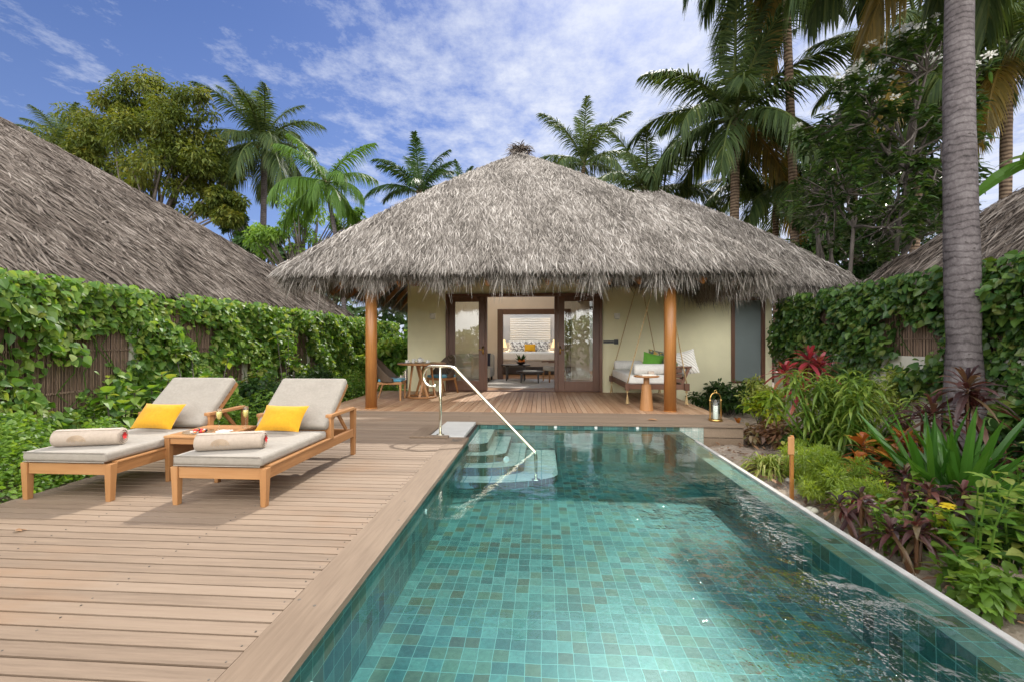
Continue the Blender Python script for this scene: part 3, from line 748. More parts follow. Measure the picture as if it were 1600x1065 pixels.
# rafters under the eaves
def rafter(p0, p1):
    o = put('rafter', MB().bar(p0, p1, .055, .11), M['cedar_y']); o.parent = roof
for i in range(15):
    x = aL+.45+i*(aR-aL-.9)/14; k = (x-(aL+aR)/2)/(aR-aL)*2
    top = Vector(A_T)*.62 + Vector((x, AY, EZ))*.38
    rafter((x, AY+.12, EZ-.27), (x*.62+A_T[0]*.38, AY+(12.4-AY)*.38, EZ-.29+(A_T[2]-EZ)*.38))
for i in range(9):
    y = AY+.8+i*.75
    rafter((aL+.10, y, EZ-.27), (aL+(A_T[0]-aL)*.38, y*.62+12.4*.38, EZ-.29+(A_T[2]-EZ)*.38))

# ------------------------------------------------------------------ neighbouring villas
def neighbour(label, corner, sx, T, EZn, far, wallbox, dens, L, W, mk, vis):
    """corner = the eave corner by us; sx = side the roof climbs to; T = apex; far = near end of the eave"""
    o = thing('neighbouring_villa', label, 'villa', (T[0], T[1], 0))
    def np_(name, mb, m, par=None):
        q = put(name, mb, m); q.parent = par or o
        q.matrix_parent_inverse = Matrix.Identity(4) if par else Matrix.Translation((-T[0], -T[1], 0)); return q
    cx, cy = corner; ox = 2*T[0]-cx; fy = far
    C0, C1, C2, C3 = (cx, cy, EZn), (cx, fy, EZn), (ox, fy, EZn), (ox, cy, EZn)
    s = MB(); y1 = max(fy+(cy-T[1]), fy+1) if far < T[1] else T[1]
    T0, T1 = (T[0], T[1], T[2]), (T[0], min(y1, T[1]-.1), T[2])
    lo = lambda p: (p[0], p[1], p[2]-.22)
    q = [C0, C1, C2, C3, T0, T1]
    s.add(q+[lo(p) for p in q], [(0,1,5,4), (1,2,5), (2,3,4,5), (3,0,4), (6,10,11,7), (7,11,8), (8,11,10,9), (9,10,6), (0,6,7,1), (1,7,8,2), (2,8,9,3), (3,9,6,0)])
    rf = np_('roof', s, M['thatch_core'])
    t_ = MB()
    roof_face(t_, C0, C1, T1, T0, dens, L, W, .18, .32, .34); roof_face(t_, C0, C3, T0, T0, vis, L, W, .14)
    roof_hip(t_, C0, T0, int(dens*4), L, W)
    roof_edge(t_, C0, C1, (sx*-1, 0, 0), int(abs(cy-fy)*900), .36, .018); roof_edge(t_, C0, C3, (0, 1, 0), 1500, .4, .026)
    np_('thatch', t_, mk, rf)
    np_('wall', MB().box(*wallbox), M['white_wall'])
    return o
neighbour('weathered brown thatched villa rising behind the left fence', (-6.35, 13.9), -1, (-12.4, 7.85, 6.45), 2.13, -1.0, (-17.5, -7.2, .5, 13.0, -.34, 2.4), 1700, .36, .022, M['thatch_old'], 300)
neighbour('grey thatched villa rising behind the right fence', (6.0, 8.75), 1, (10.6, 4.2, 5.9), 2.22, -3.0, (6.9, 13, -2, 7.9, -.34, 2.4), 1700, .36, .022, M['thatch_old'], 300)
# ================================================================== FURNITURE
def xf(loc=(0,0,0), rx=0, ry=0, rz=0): return Matrix.Translation(loc) @ Euler((R(rx), R(ry), R(rz))).to_matrix().to_4x4()
TK = lambda a: M['teak_'+a]
# ------------------------------------------------------------------ sun loungers: local x across, y away from the camera
LW_, LL = .74, 1.56
def make_lounger(label):
    t = thing('sun_lounger', label, 'sun lounger', (0,0,0), 0, 'sun loungers on the deck')
    h = .285; fw = .055
    for sx in (-1, 1):
        x = sx*(LW_/2-fw/2)
        put('leg', MB().taper((x+sx*-.004, fw/2, 0), (x, fw/2, h), (.019, .021), (.0275, .0275)), TK('z'), t, bevel=.003)
        put('leg', MB().taper((x, LL-fw/2, 0), (x, LL-fw/2, .50), (.021, .022), (.0265, .0275)), TK('z'), t, bevel=.003)
        put('side_rail', MB().box(x-.02, x+.02, fw+.001, LL-fw-.001, h-.085, h-.004), TK('y'), t, bevel=.003)
        put('rail_cap', MB().box(x-.026, x+.026, fw+.001, .98, h-.003, h+.012), TK('y'), t, bevel=.003)
        put('arm_post', MB().taper((x, 1.02, h-.003), (x, 1.02, .485), (.024, .03), (.024, .026)), TK('z'), t, bevel=.003)
        put('armrest', MB().box(x-.031, x+.031, .985, LL-fw-.002, .487, .517), TK('y'), t, bevel=.004)
        put('arm_brace', MB().bar((x-sx*.045, 1.46, h), (x-sx*.045, 1.28, .47), .02, .036), TK('z'), t, bevel=.002)
    put('end_rail', MB().box(-LW_/2+fw+.001, LW_/2-fw-.001, .012, .045, h-.085, h-.002), TK('x'), t, bevel=.003)
    put('end_rail', MB().box(-LW_/2+fw+.001, LW_/2-fw-.001, LL-.045, LL-.012, h-.085, h-.012), TK('x'), t, bevel=.003)
    s = MB()
    for i in range(14): s.box(-LW_/2+.05, LW_/2-.05, .075+i*.068, .125+i*.068, h-.018, h-.002)
    put('seat_slats', s, TK('x'), t)
    # reclined back: hinge at y=.93
    Mb = xf((0, .93, h+.005), 43)
    s = MB()
    for sx in (-1, 1): s.box(sx*.30-.022, sx*.30+.022, 0, .70, -.03, .01, Mb)
    for i in range(10): s.box(-.322, .322, .02+i*.068, .066+i*.068, .0105, .024, Mb)
    put('back_slats', s, TK('x'), t, bevel=.002)
    m = MB(); m.box(-.345, .345, -.012, .955, h+.014, h+.088)
    put('seat_cushion', m, M['fabric'], t, bevel=.026)
    m = MB(); m.box(-.345, .345, .08, .695, .026, .105, Mb)
    put('back_cushion', m, M['fabric'], t, bevel=.03)
    p = MB()
    for z in (h+.016, h+.086):
        p.tube([(-.33, -.013, z), (.33, -.013, z)], .004, 6)
    put('piping', p, M['fabric'], t.children[-2], True)
    return t
LY = 3.06
lx_r, lx_l = -2.365, -3.605
lng = make_lounger('teak sun lounger with grey cushion standing nearest the pool'); lng.location = (lx_r, LY, 0)
l2 = copy_tree(lng); l2.location = (lx_l, LY+.03, 0); l2['label'] = 'teak sun lounger with grey cushion at the planted edge of the deck'
for o in list(lng.children)+list(l2.children):
    for md in o.modifiers:
        if 'cushion' in o.name: md.segments = 4
def towel(x, y, rz, label):
    t = thing('rolled_towel', label, 'towel', (x, y, .285+.088+.068), rz, 'rolled towels on the loungers')
    b = MB(); r = .068; Ln = .46; seg = 28
    prof = []
    Mx = xf((0,0,0), 0, 90, 0)
    b.lathe([(r*.97, -Ln/2), (r, -Ln/2+.012), (r*1.01, 0), (r, Ln/2-.012), (r*.97, Ln/2)], seg, Mx, .5)
    sp = []
    for i in range(60):
        a = i*.42; rr = .006+.058*i/60; sp.append((-Ln/2-.003, rr*math.cos(a), rr*math.sin(a)))
    b.tube(sp, .0045, 5); b.tube([(Ln/2+.003, p[1], p[2]) for p in sp], .0045, 5)
    b.tube([(-Ln/2+.005, -.035, .060), (Ln/2-.005, -.035, .060)], .005, 6)
    put('towel_roll', b, M['towel'], t, True)
    e = MB()                                       # stitched arch emblem on the side facing the pool end
    def onroll(u, v):
        a = math.radians(296)-v/r
        return (u, r*1.02*math.sin(a)*1.0, -r*1.02*math.cos(a)*1.0)
    for k in range(6):
        rr = .012+k*.010; pts = []
        for i in range(13):
            an = math.pi*i/12; pts.append(onroll(-.055+rr*math.cos(an), .012+.75*rr*math.sin(an)))
        pts = [onroll(-.055+rr, -.03)]+pts if k % 2 else pts+[onroll(-.055-rr, -.03)]
        e.tube(pts, .0016, 4)
    put('stitched_emblem', e, M['emblem'], t)
    f = MB(); n = 7
    a = np.arange(n)*2*np.pi/n
    f.arr(*blades(np.zeros((n,3))+np.array([Ln/2+.006, -.012, .012]), np.stack([.5*np.ones(n), np.cos(a), np.sin(a)],1), np.tile([1,0,0.],(n,1)), .035, .03, (.4,1,.7,.2), .2))
    fl = put('hibiscus_flower', f, M['red'], None); tag(fl, 'small red flower tucked in the end of the %s towel' % ('nearer' if x > -3 else 'far left'), 'flower')
    fl.location = (x, y, .285+.088+.068); fl.rotation_euler = (0, 0, rz)
    return t
towel(-2.40, 3.25, R(17), 'cream rolled towel on the lounger nearest the pool')
towel(-3.63, 3.30, R(15), 'cream rolled towel on the lounger by the planted edge')
def yellow(x, y, rz, label):
    p = MB().pillow(.43, .27, .13, xf((0,0,0), -38, 0, 0), random.random(), 14)
    o = put('throw_pillow', p, M['yellow'], None, True); o.location = (x, y, .505); o.rotation_euler = (0, 0, rz)
    tag(o, label, 'pillow', 'yellow pillows on the loungers')
yellow(-2.39, 3.90, R(-3), 'yellow pillow leaning on the lounger nearest the pool')
yellow(-3.63, 3.93, R(-3), 'yellow pillow leaning on the lounger by the planted edge')
# side table between the loungers
t = thing('slatted_side_table', 'low slatted teak table standing between the two loungers', 'side table', (-3.01, 3.84, 0), 0)
for sx in (-1, 1):
    for sy in (-1, 1): put('leg', MB().taper((sx*.222, sy*.235, 0), (sx*.222, sy*.235, .375), (.017, .019), (.024, .024)), TK('z'), t, bevel=.003)
s = MB()
for sy in (-1, 1): s.box(-.197, .197, sy*.235-.016, sy*.235+.016, .325, .372)
for sx in (-1, 1): s.box(sx*.222-.016, sx*.222+.016, -.21, .21, .325, .372)
put('apron', s, TK('x'), t, bevel=.002)
s = MB()
for i in range(8): s.box(-.25, .25, -.262+i*.0665, -.205+i*.0665, .377, .397)
put('table_top', s, TK('x'), t, bevel=.003)
tz = .398
pl = put('fruit_plate', MB().lathe([(.0, .0), (.07, .001), (.12, .012), (.118, .016), (.07, .006), (.0, .005)], 24), M['glass'], None, True); pl.location = (-3.06, 3.72, tz)
tag(pl, 'clear glass plate of cut fruit on the slatted table', 'plate')
fr = MB(); cols = []
k = 0
for i in range(16):
    a = random.uniform(0, 6.28); r = .065*math.sqrt(random.random())
    mm = M[('red', 'orange', 'china', 'black', 'red')[i % 5]]
    o = put('cut_fruit', MB().ball((0,0,0), random.uniform(.010, .017), None, random.random(), 8, .8), mm, None, True)
    o.location = (-3.06+r*math.cos(a), 3.72+r*math.sin(a), tz+.016+(.012 if r < .035 else 0))
    tag(o, 'piece of cut fruit heaped on the clear glass plate', 'fruit', 'pieces of fruit on the glass plate')
def flute(x, y, label):
    t = thing('champagne_flute', label, 'glass', (x, y, tz), 0, 'champagne flutes on the slatted table')
    put('bowl', MB().lathe([(.030, .0), (.030, .003), (.005, .008), (.0035, .075), (.006, .085), (.021, .11), (.025, .14), (.021, .20), (.020, .20), (.0235, .14), (.019, .112), (.003, .092)], 16, cap=False), M['glass'], t, True)
    put('wine', MB().lathe([(.002, .093), (.018, .113), (.0226, .14), (.0222, .165), (.0, .165)], 16), M['wine'], t, True)
flute(-2.98, 3.87, 'champagne flute standing left on the slatted table'); flute(-2.80, 3.98, 'champagne flute standing right on the slatted table')
d = put('small_dish', MB().box(-.055, .055, -.04, .04, 0, .012), M['china'], None, bevel=.003); d.location = (-2.86, 3.78, tz); tag(d, 'small pale dish on the right of the slatted table', 'dish')

# ------------------------------------------------------------------ pool handrail
t = thing('pool_handrail', 'curled polished steel handrail beside the pool steps', 'handrail', (-1.31, 5.62, 0.01), 0)
hd = Vector((1.23, -.47, 0)).normalized()
P_ = lambda a, z: (hd.x*a, hd.y*a, z)
pts = []
zc, rc = .745, .135
for i in range(15):
    a = R(-78+i*(-204)/14); pts.append(P_(-.13+rc*math.cos(a)*.95, zc+rc*math.sin(a)*-1*-1))
pts = [P_(-.13+.135*math.cos(R(-65-i*205/16)), .752+.135*math.sin(R(-65-i*205/16))) for i in range(17)]
pts += [P_(.02, .888), P_(.12, .888), P_(.17, .884), P_(.215, .865), P_(.26, .83)]
zb = -.085
for i in range(1, 13):
    f = i/12; pts.append(P_(.26+(1.315-.26)*f, .83+(zb-.83)*f))
pts += [P_(1.33, -.13), P_(1.332, -.18), P_(1.332, -.40)]
put('rail', MB().tube(pts, .0205, 12), M['steel'], t, True)
put('post', MB().tube([P_(0, 0), P_(0, .872)], .0185, 12), M['steel'], t, True)
put('flange', MB().lathe([(.05, 0), (.05, .006), (.022, .012)], 16), M['steel'], t, True)
put('flange', MB().lathe([(.05, -.412), (.05, -.404), (.022, -.398)], 16, None, .5, P_(1.332, 0)), M['steel'], t, True)
# pool fittings
def fitting(name, loc, rot, label, r=.022, grp=None):
    o = put(name, MB().lathe([(r, 0), (r*.95, .008), (r*.5, .010), (.0, .006)], 16), M['drain'], None, True); o.location = loc; o.rotation_euler = rot; tag(o, label, 'pool fitting', grp)
for px in (868, 931, 996):
    x, z = PY(px, 672, PYF)
    fitting('pool_inlet', (x, PYF-.001, -.058), (R(90), 0, 0), 'small white inlet set in the tiles under the porch edge', .024, 'white inlets on the far pool wall')
fitting('floor_drain', (PG(905, 745, -.5)[0], PG(905, 745, -.5)[1], -.498), (0, 0, 0), 'white round drain on the pool floor', .03)
fitting('step_light', (-.44, 5.48, -.262), (R(90), 0, R(35)), 'round white light set in the curved step riser', .045)
for py, z, l in ((792, -.17, 'far'), (1040, -.2, 'near')):
    px = 665 if py == 792 else 525
    fitting('side_inlet', (PXL+.001, {792: 3.5, 1040: 1.72}[py], z), (0, R(90), 0), '%s round steel nozzle in the tiled wall under the wooden coping' % l, .022)

# ------------------------------------------------------------------ porch: round table, chairs, tea set
tx, ty = PG(659, 620)
t = thing('round_table', 'round teak dining table with splayed slat base on the porch', 'table', (tx, ty, 0), 0)
put('table_top', MB().lathe([(.50, .722), (.525, .73), (.525, .748), (.515, .755), (.0, .755)], 40), TK('x'), t)
ring = [(.31*math.cos(2*math.pi*i/32), .31*math.sin(2*math.pi*i/32), .022) for i in range(33)]
put('base_ring', MB().tube(ring, .022, 8), TK('x'), t, True)
put('top_ring', MB().lathe([(.13, .69), (.17, .72), (.0, .72)], 24), TK('x'), t)
for i in range(8):
    a = 2*math.pi*(i//2)/4 + (.30 if i % 2 else -.30) + .4; b_ = 2*math.pi*(i//2)/4 + (-.42 if i % 2 else .42) + .4
    put('leg', MB().bar((.30*math.cos(a), .30*math.sin(a), .03), (.16*math.cos(b_)*1.35, .16*math.sin(b_)*1.35, .72), .05, .028, None, None, (math.cos(a), math.sin(a), 0)), TK('z'), t, bevel=.004)
def chair(x, y, rz, label):
    t = thing('wicker_chair', label, 'chair', (x, y, 0), rz, 'wicker chairs at the round table')
    # faces local +x ; shell of woven wicker wraps back and sides
    vs = []; fs = []; NU, NV = 22, 9
    for j in range(NV+1):
        v = j/NV
        for i in range(NU+1):
            u = 2*i/NU-1; a = u*R(118)
            bk = math.cos(a); top = .46 + .46*max(0, (bk+.45)/1.45)**1.5
            z = .385+(top-.385)*v
            ln = .10*v*max(0, bk)
            vs.append((-.02-.23*bk*(1+.0*v)-ln, .27*math.sin(a)*(1+.05*v), z))
    m = NU+1
    for j in range(NV):
        for i in range(NU): fs.append((j*m+i, j*m+i+1, (j+1)*m+i+1, (j+1)*m+i))
    o = put('backrest', MB().add(vs, fs), M['wicker'], t, True); sm = o.modifiers.new('thick', 'SOLIDIFY'); sm.thickness = .022
    put('seat_frame', MB().box(-.24, .26, -.25, .25, .33, .385), TK('x'), t, bevel=.01)
    c = put('seat_cushion', MB().box(-.23, .25, -.235, .235, .387, .445), M['blue_fab'], t, bevel=.02)
    for sx, sy in ((1,1),(1,-1)): put('leg', MB().taper((sx*.235, sy*.225, 0), (sx*.235, sy*.225, .39), (.016,.016), (.024,.024)), TK('z'), t, bevel=.003)
    for sy in (1,-1): put('leg', MB().taper((-.34, sy*.215, 0), (-.22, sy*.215, .36), (.015,.015), (.022,.022)), TK('z'), t, bevel=.003)
    return t
x, y = PG(612, 623); chair(x, y, R(6), 'brown wicker chair on the porch beside the left column')
x, y = PY(690, 600, 10.28)[0], 10.28; chair(x, y, R(-120), 'brown wicker chair between the round table and the glass door')
def cup(px, py, y, s=1.0):
    x = PY(px, py, y)[0]
    o = thing('teacup', 'white teacup on its saucer on the %s' % ('left of the round table' if px < 645 else 'right of the round table'), 'cup', (x, y, .756))
    put('bowl', MB().lathe([(.02, .008), (.034*s, .02), (.042*s, .062*s), (.039*s, .062*s), (.03*s, .02), (.0, .014)], 18), M['china'], o, True)
    put('saucer', MB().lathe([(.03, 0), (.07, .010), (.068, .013), (.0, .006)], 20), M['china'], o, True)
    put('handle', MB().tube([(.038*s+.022*math.sin(a), 0, .036*s-.018*math.cos(a)) for a in [math.pi*i/8 for i in range(9)]], .004, 6), M['china'], o, True)
cup(636, 566, ty-.1, 1.1); cup(668, 566, ty-.05, 1.0)
x = PY(656, 566, ty)[0]
o = thing('teapot', 'white china teapot in the middle of the round table', 'teapot', (x, ty+.02, .756))
put('body', MB().lathe([(.035, 0), (.06, .02), (.068, .055), (.052, .095), (.03, .105), (.012, .112), (.014, .125), (.0, .13)], 20), M['china'], o, True)
put('spout', MB().tube([(-.06, 0, .04), (-.095, 0, .06), (-.11, 0, .10)], [.014, .010, .008], 8), M['china'], o, True)
put('handle', MB().tube([(.055+.035*math.sin(a), 0, .06-.035*math.cos(a)) for a in [math.pi*i/8 for i in range(9)]], .006, 6), M['china'], o, True)
o = put('milk_jug', MB().lathe([(.026, 0), (.036, .03), (.027, .075), (.034, .092), (.031, .092), (.022, .07), (.0, .01)], 16), M['china'], None, True); o.location = (x-.11, ty-.12, .756); tag(o, 'small white milk jug beside the teapot', 'jug')

# ------------------------------------------------------------------ hanging daybed
bx0, bx1, by0, by1 = 1.66, 2.78, 8.62, 10.55
t = thing('hanging_daybed', 'dark wooden daybed hung on jute ropes from the porch roof', 'daybed', ((bx0+bx1)/2, (by0+by1)/2, 0))
ox, oy = (bx0+bx1)/2, (by0+by1)/2
hw, hl = (bx1-bx0)/2, (by1-by0)/2
D = lambda a: M['dark_'+a]
f = MB(); z0, z1 = .30, .40
f.box(-hw, hw, -hl, -hl+.06, z0, z1); f.box(-hw, hw, hl-.06, hl, z0, z1); f.box(-hw, -hw+.06, -hl+.061, hl-.061, z0, z1); f.box(hw-.06, hw, -hl+.061, hl-.061, z0, z1)
for i in range(9): f.box(-hw+.061, hw-.061, -hl+.09+i*.205, -hl+.20+i*.205, z0+.03, z0+.06)
put('frame', f, D('x'), t, bevel=.005)
c = MB()
for sx in (-1, 1):
    for sy in (-1, 1): c.box(sx*hw-.045, sx*hw+.045, sy*hl-.045, sy*hl+.045, z0-.015, z1+.02)
put('corner_blocks', c, D('z'), t, bevel=.006)
put('mattress', MB().box(-hw+.015, hw-.36, -hl+.02, hl-.02, .402, .575), M['white'], t, bevel=.035)
bk = MB()
for sy in (-1, 1):
    y0 = sy*(hl-.035)
    bk.box(hw-.40, hw+.10, y0-.03, y0+.03, .715, .75)
    for i in range(3): bk.box(hw-.38, hw-.08, y0-.014, y0+.014, .435+i*.095, .51+i*.095)
    bk.bar((hw-.08, y0, .40), (hw+.05, y0, .715), .05, .05); bk.box(hw-.40, hw-.36, y0-.02, y0+.02, .402, .715)
bk.box(hw-.02, hw+.02, -hl+.06, hl-.06, .70, .75)
for i in range(4): bk.box(hw-.05+i*.024, hw-.03+i*.024, -hl+.06, hl-.06, .42+i*.07, .475+i*.07)
put('backrest', bk, D('x'), t, bevel=.004)
for sy, top in ((-1, (.10, -hl, 2.93)), (1, (.10, hl, 2.80))):
    for sx in (-1, 1):
        a = (sx*hw, sy*hl, z1+.02); p = [Vector(a).lerp(Vector(top), i/10) for i in range(11)]
        ro = put('rope', MB().tube(p, .0115, 7), M['rope'], t, True)
        ts = MB(); n = 60; an = rng.random(n)*2*np.pi
        ts.arr(*blades(np.tile([sx*hw, sy*hl, z0-.06], (n,1)), np.stack([.16*np.cos(an), .16*np.sin(an), -np.ones(n)],1), np.stack([np.cos(an), np.sin(an), np.zeros(n)],1), rng.uniform(.17,.225,n), .016, (.5,1,1.2)))
        ts.lathe([(.012, 0), (.024, -.012), (.024, -.035), (.016, -.045)], 10, None, .5, (sx*hw, sy*hl, z0-.018))
        put('tassel', ts, M['rope'], ro)
def bolster(y, label):
    b = MB(); r = .105; L = .62
    b.lathe([(0.0, -L/2), (r*.75, -L/2), (r, -L/2+.03), (r, L/2-.03), (r*.75, L/2), (0.0, L/2)], 22, xf((0,0,0), 0, 90, 0))
    o = put('bolster', b, M['white'], None, True); o.location = (ox-.10, y, .682); tag(o, label, 'bolster', 'white bolsters on the daybed')
    return o
bolster(by0+.14, 'white roll bolster lying along the front edge of the daybed')
o = bolster(by1-.16, 'white roll bolster lying along the rear edge of the daybed'); o.location.x = ox-.21; o.location.z = .682
def cush(m, x, y, z, w, h, rot, label, n='cushion', grp=None):
    o = put(n, MB().pillow(w, h, .16, None, random.random(), 12), m, None, True); o.location = (x, y, z); o.rotation_euler = tuple(R(a) for a in rot); return tag(o, label, 'cushion', grp)
cush(M['green_fab'], ox+.06, by0+.55, .77, .46, .42, (-8, 12, 12), 'green cushion on the hanging daybed behind the front bolster')
cush(M['print'], ox+.28, by0+.78, .80, .56, .46, (-12, 10, -4), 'dark green and ochre patterned cushion at the back of the daybed')
cush(M['print'], ox+.36, by0+.30, .77, .46, .44, (-10, 14, -52), 'ochre patterned cushion half hidden by the right column')
cush(M['white_print'], ox+.57, by0+.16, .80, .46, .48, (-6, -14, -20), 'pale leaf patterned cushion leaning out over the daybed back')
# pedestal table with books
x, y = PG(1010, 640)
t = thing('pedestal_table', 'small round teak pedestal table in front of the daybed', 'side table', (x, y, 0))
put('base', MB().lathe([(.118, 0), (.118, .012), (.080, .45), (.072, .462), (.052, .468), (.050, .585), (.0, .585)], 28), TK('z'), t)
put('table_top', MB().lathe([(.0, .588), (.20, .588), (.222, .600), (.222, .612), (.215, .617), (.0, .617)], 32), TK('x'), t)
b = thing('book', 'white magazine lying open on the pedestal table', 'book', (x+.02, y, .618), R(12))
put('pages', MB().box(-.14, .12, -.09, .09, 0, .022), M['paper'], b, bevel=.003)
bb = put('booklet', MB().box(-.05, .05, -.04, .04, .0, .05), M['towel'], None, bevel=.003); bb.location = (x+.09, y+.05, .642); tag(bb, 'small cream box on the magazine on the pedestal table', 'box')
# lantern with candle
x, y = PG(1118, 657)
t = thing('candle_lantern', 'arched brass lantern with glass chimney on the deck corner', 'lantern', (x, y, .0045), R(12))
put('base', MB().lathe([(.098, 0), (.102, .006), (.102, .022), (.095, .028), (.0, .028)], 28), M['brass'], t, True)
for sx in (-1, 1):
    pts = [(sx*.092, 0, .02), (sx*.092, 0, .31)] + [(sx*.092*math.cos(a)**.8 if a < 1.5 else 0, 0, .31+.12*math.sin(a)) for a in [math.pi/2*i/8 for i in range(1, 9)]]
    put('arch', MB().tube(pts, .0085, 8), M['brass'], t, True)
    put('hinge', MB().lathe([(.014, .30), (.014, .325)], 10, None, .5, (sx*.092, 0, 0)), M['brass'], t, True)
put('ring', MB().tube([(.018*math.cos(2*math.pi*i/14), 0, .452+.018*math.sin(2*math.pi*i/14)) for i in range(15)], .005, 6), M['brass'], t, True)
put('chimney', MB().lathe([(.062, .03), (.066, .10), (.066, .33), (.063, .33), (.063, .10), (.060, .032)], 24, cap=False), M['glass'], t, True)
c = put('pillar_candle', MB().lathe([(.037, 0), (.038, .005), (.038, .195), (.033, .20), (.0, .196)], 20), M['wax'], None, True); c.location = (x, y, .034); tag(c, 'white pillar candle standing inside the brass lantern', 'candle')
put('wick', MB().tube([(0,0,.196), (0,.002,.212)], .0015, 5), M['black'], c)

# ------------------------------------------------------------------ inside the villa
def at(px, py, Y): return PY(px, py, Y)
rgx = PY(818, 600, 12.9)[0]
rg = put('round_rug', MB().lathe([(1.55, 0), (1.55, .012), (0, .012)], 48), m_plain('cream_rug', (.60,.56,.52), .95, .06, 30, .3), None); rg.location = (rgx, 13.05, .0); rg.scale = (1.15, .95, 1); tag(rg, 'round cream rug on the living room floor', 'rug')
x0 = PY(745, 600, 13.3)[0]
t = thing('sofa', 'taupe sofa just inside the left side of the open doorway', 'sofa', (x0, 13.5, 0))
put('seat', MB().box(-.9, .42, -.32, .42, .14, .42), M['taupe'], t, bevel=.04)
put('backrest', MB().box(-.9, .46, .421, .60, .14, .84), M['taupe'], t, bevel=.05)
put('arm', MB().box(-.1, .14, -.55, -.33, .14, .80), M['taupe'], t, bevel=.04)
put('throw', MB().box(.16, .34, .40, .625, .46, .86), M['navy'], t, bevel=.01)
for sx in (-.8, .37):
    for sy in (-.25, .55): put('leg', MB().taper((sx, sy, 0.013), (sx, sy, .14), (.02,.02), (.03,.03)), M['black_wood'], t)
def coffee(px, y, w, h, label):
    x = PY(px, 600, y)[0]
    t = thing('coffee_table', label, 'coffee table', (x, y, 0.013), 0, 'dark coffee tables inside')
    put('table_top', MB().lathe([(w*.98, h-.04), (w, h-.03), (w, h), (0, h)], 28), M['black_wood'], t)
    for i in range(4):
        a = math.pi/4+i*math.pi/2; put('leg', MB().taper((w*.86*math.cos(a), w*.86*math.sin(a), 0), (w*.82*math.cos(a), w*.82*math.sin(a), h-.04), (.018,.018), (.03,.03)), M['black_wood'], t)
    return x
cxa = coffee(806, 13.9, .46, .50, 'taller dark round coffee table carrying the flower arrangement'); cxb = coffee(828, 13.2, .42, .34, 'lower dark round coffee table on the cream rug')
xf_ = PY(814, 560, 13.85)[0]
t = thing('flower_arrangement', 'low bowl of orange flowers and fruit on the dark coffee table', 'flowers', (xf_, 13.85, .513))
put('bowl', MB().lathe([(.06, 0), (.14, .05), (.15, .08), (.13, .08), (.0, .03)], 18), M['black_wood'], t, True)
b = MB()
for i in range(14):
    a = i*2.4; b.ball((.10*math.cos(a)*((i % 3)/2), .09*math.sin(a)*((i % 3)/2), .10+.03*(i % 2)), .042, None, random.random(), 8)
put('blossoms', b, M['orange'], t, True)
n = 40; a = rng.random(n)*6.28
put('foliage', MB().arr(*blades(np.tile([0,0,.1],(n,1)), np.stack([np.cos(a)*.8, np.sin(a)*.8, rng.uniform(.3,1.6,n)],1), rng.normal(0,1,(n,3)), rng.uniform(.12,.30,n), .06, (.4,1,.1))), M['deep'], t)
d = put('tray', MB().box(-.2, .2, -.12, .12, 0, .02), M['china'], None); d.location = (cxb, 13.2, .356); tag(d, 'white tray on the lower dark coffee table', 'tray')
x = PY(866, 600, 13.5)[0]
t = thing('armchair', 'wooden armchair with taupe seat at the right of the doorway', 'armchair', (x, 13.5, 0.013), R(200))
put('seat', MB().box(-.28, .28, -.28, .28, .34, .46), M['taupe'], t, bevel=.03)
put('backrest', MB().box(-.30, -.24, -.27, .27, .47, .84), M['taupe'], t, bevel=.03)
for sx in (-1, 1):
    for sy in (-1, 1): put('leg', MB().taper((sx*.26, sy*.27, 0), (sx*.25, sy*.26, .34), (.016,.016), (.024,.024)), M['teak_z'], t)
for sy in (-1, 1): put('armrest', MB().bar((-.28, sy*.30, .62), (.30, sy*.30, .60), .05, .035), M['dark_x'], t)
bxc = PY(826, 560, 17)[0]
t = thing('bed', 'white made bed at the far end of the villa', 'bed', (bxc, 17.5, 0))
put('base', MB().box(-1.0, 1.0, -1.05, 1.05, .02, .30), M['black_wood'], t)
put('valance', MB().box(-1.01, 1.01, -1.06, 1.06, .30, .52), M['taupe'], t, bevel=.02)
put('mattress', MB().box(-1.04, 1.04, -1.09, 1.05, .522, .84), M['white'], t, bevel=.06)
put('headboard', MB().box(-1.12, 1.12, 1.08, 1.19, .02, 1.22), M['taupe'], t, bevel=.02)
for i, px in enumerate((806, 818, 836, 848)):
    x = PY(px, 540, 18.2)[0]; cush(M['bw_print'], x, 18.20-.03*i, 1.05, .62, .46, (-16, 0, 0), 'grey leaf print pillow on the bed, %s' % ('far left', 'left of the yellow pillow', 'right of the yellow pillow', 'far right')[i], 'bed_pillow', 'leaf print pillows on the bed')
x = PY(828, 540, 17.9)[0]; o = cush(M['yellow'], x, 17.92, .99, .46, .32, (-18, 0, 0), 'small yellow pillow in the middle of the bed', 'bed_pillow')
for i, px in enumerate((785, 868)):
    x = PY(px, 540, 18.0)[0]; s = ('left', 'right')[i]
    nt2 = thing('nightstand', 'dark nightstand at the %s of the bed' % s, 'nightstand', (x, 18.2, 0))
    put('case', MB().box(-.25, .25, -.2, .2, .02, .72), M['black_wood'], nt2, bevel=.005); put('drawer_front', MB().box(-.22, .22, -.212, -.2, .42, .68), M['dark_x'], nt2)
    t = thing('bedside_lamp', 'lit bedside lamp with cone shade at the %s of the bed' % s, 'lamp', (x, 18.2, .72))
    put('stem', MB().lathe([(.09, 0), (.09, .015), (.015, .03), (.015, .30)], 14), M['brass'], t, True)
    put('lamp_shade', MB().lathe([(.17, .28), (.09, .60)], 20, cap=False), M['shade'], t, True)
    ld = bpy.data.lights.new('lamp_bulb', 'POINT'); ld.energy = 60; ld.color = (1, .72, .42); ld.shadow_soft_size = .06
    lo = bpy.data.objects.new('bulb', ld); COL.objects.link(lo); lo.parent = t; lo.location = (0, 0, .44)
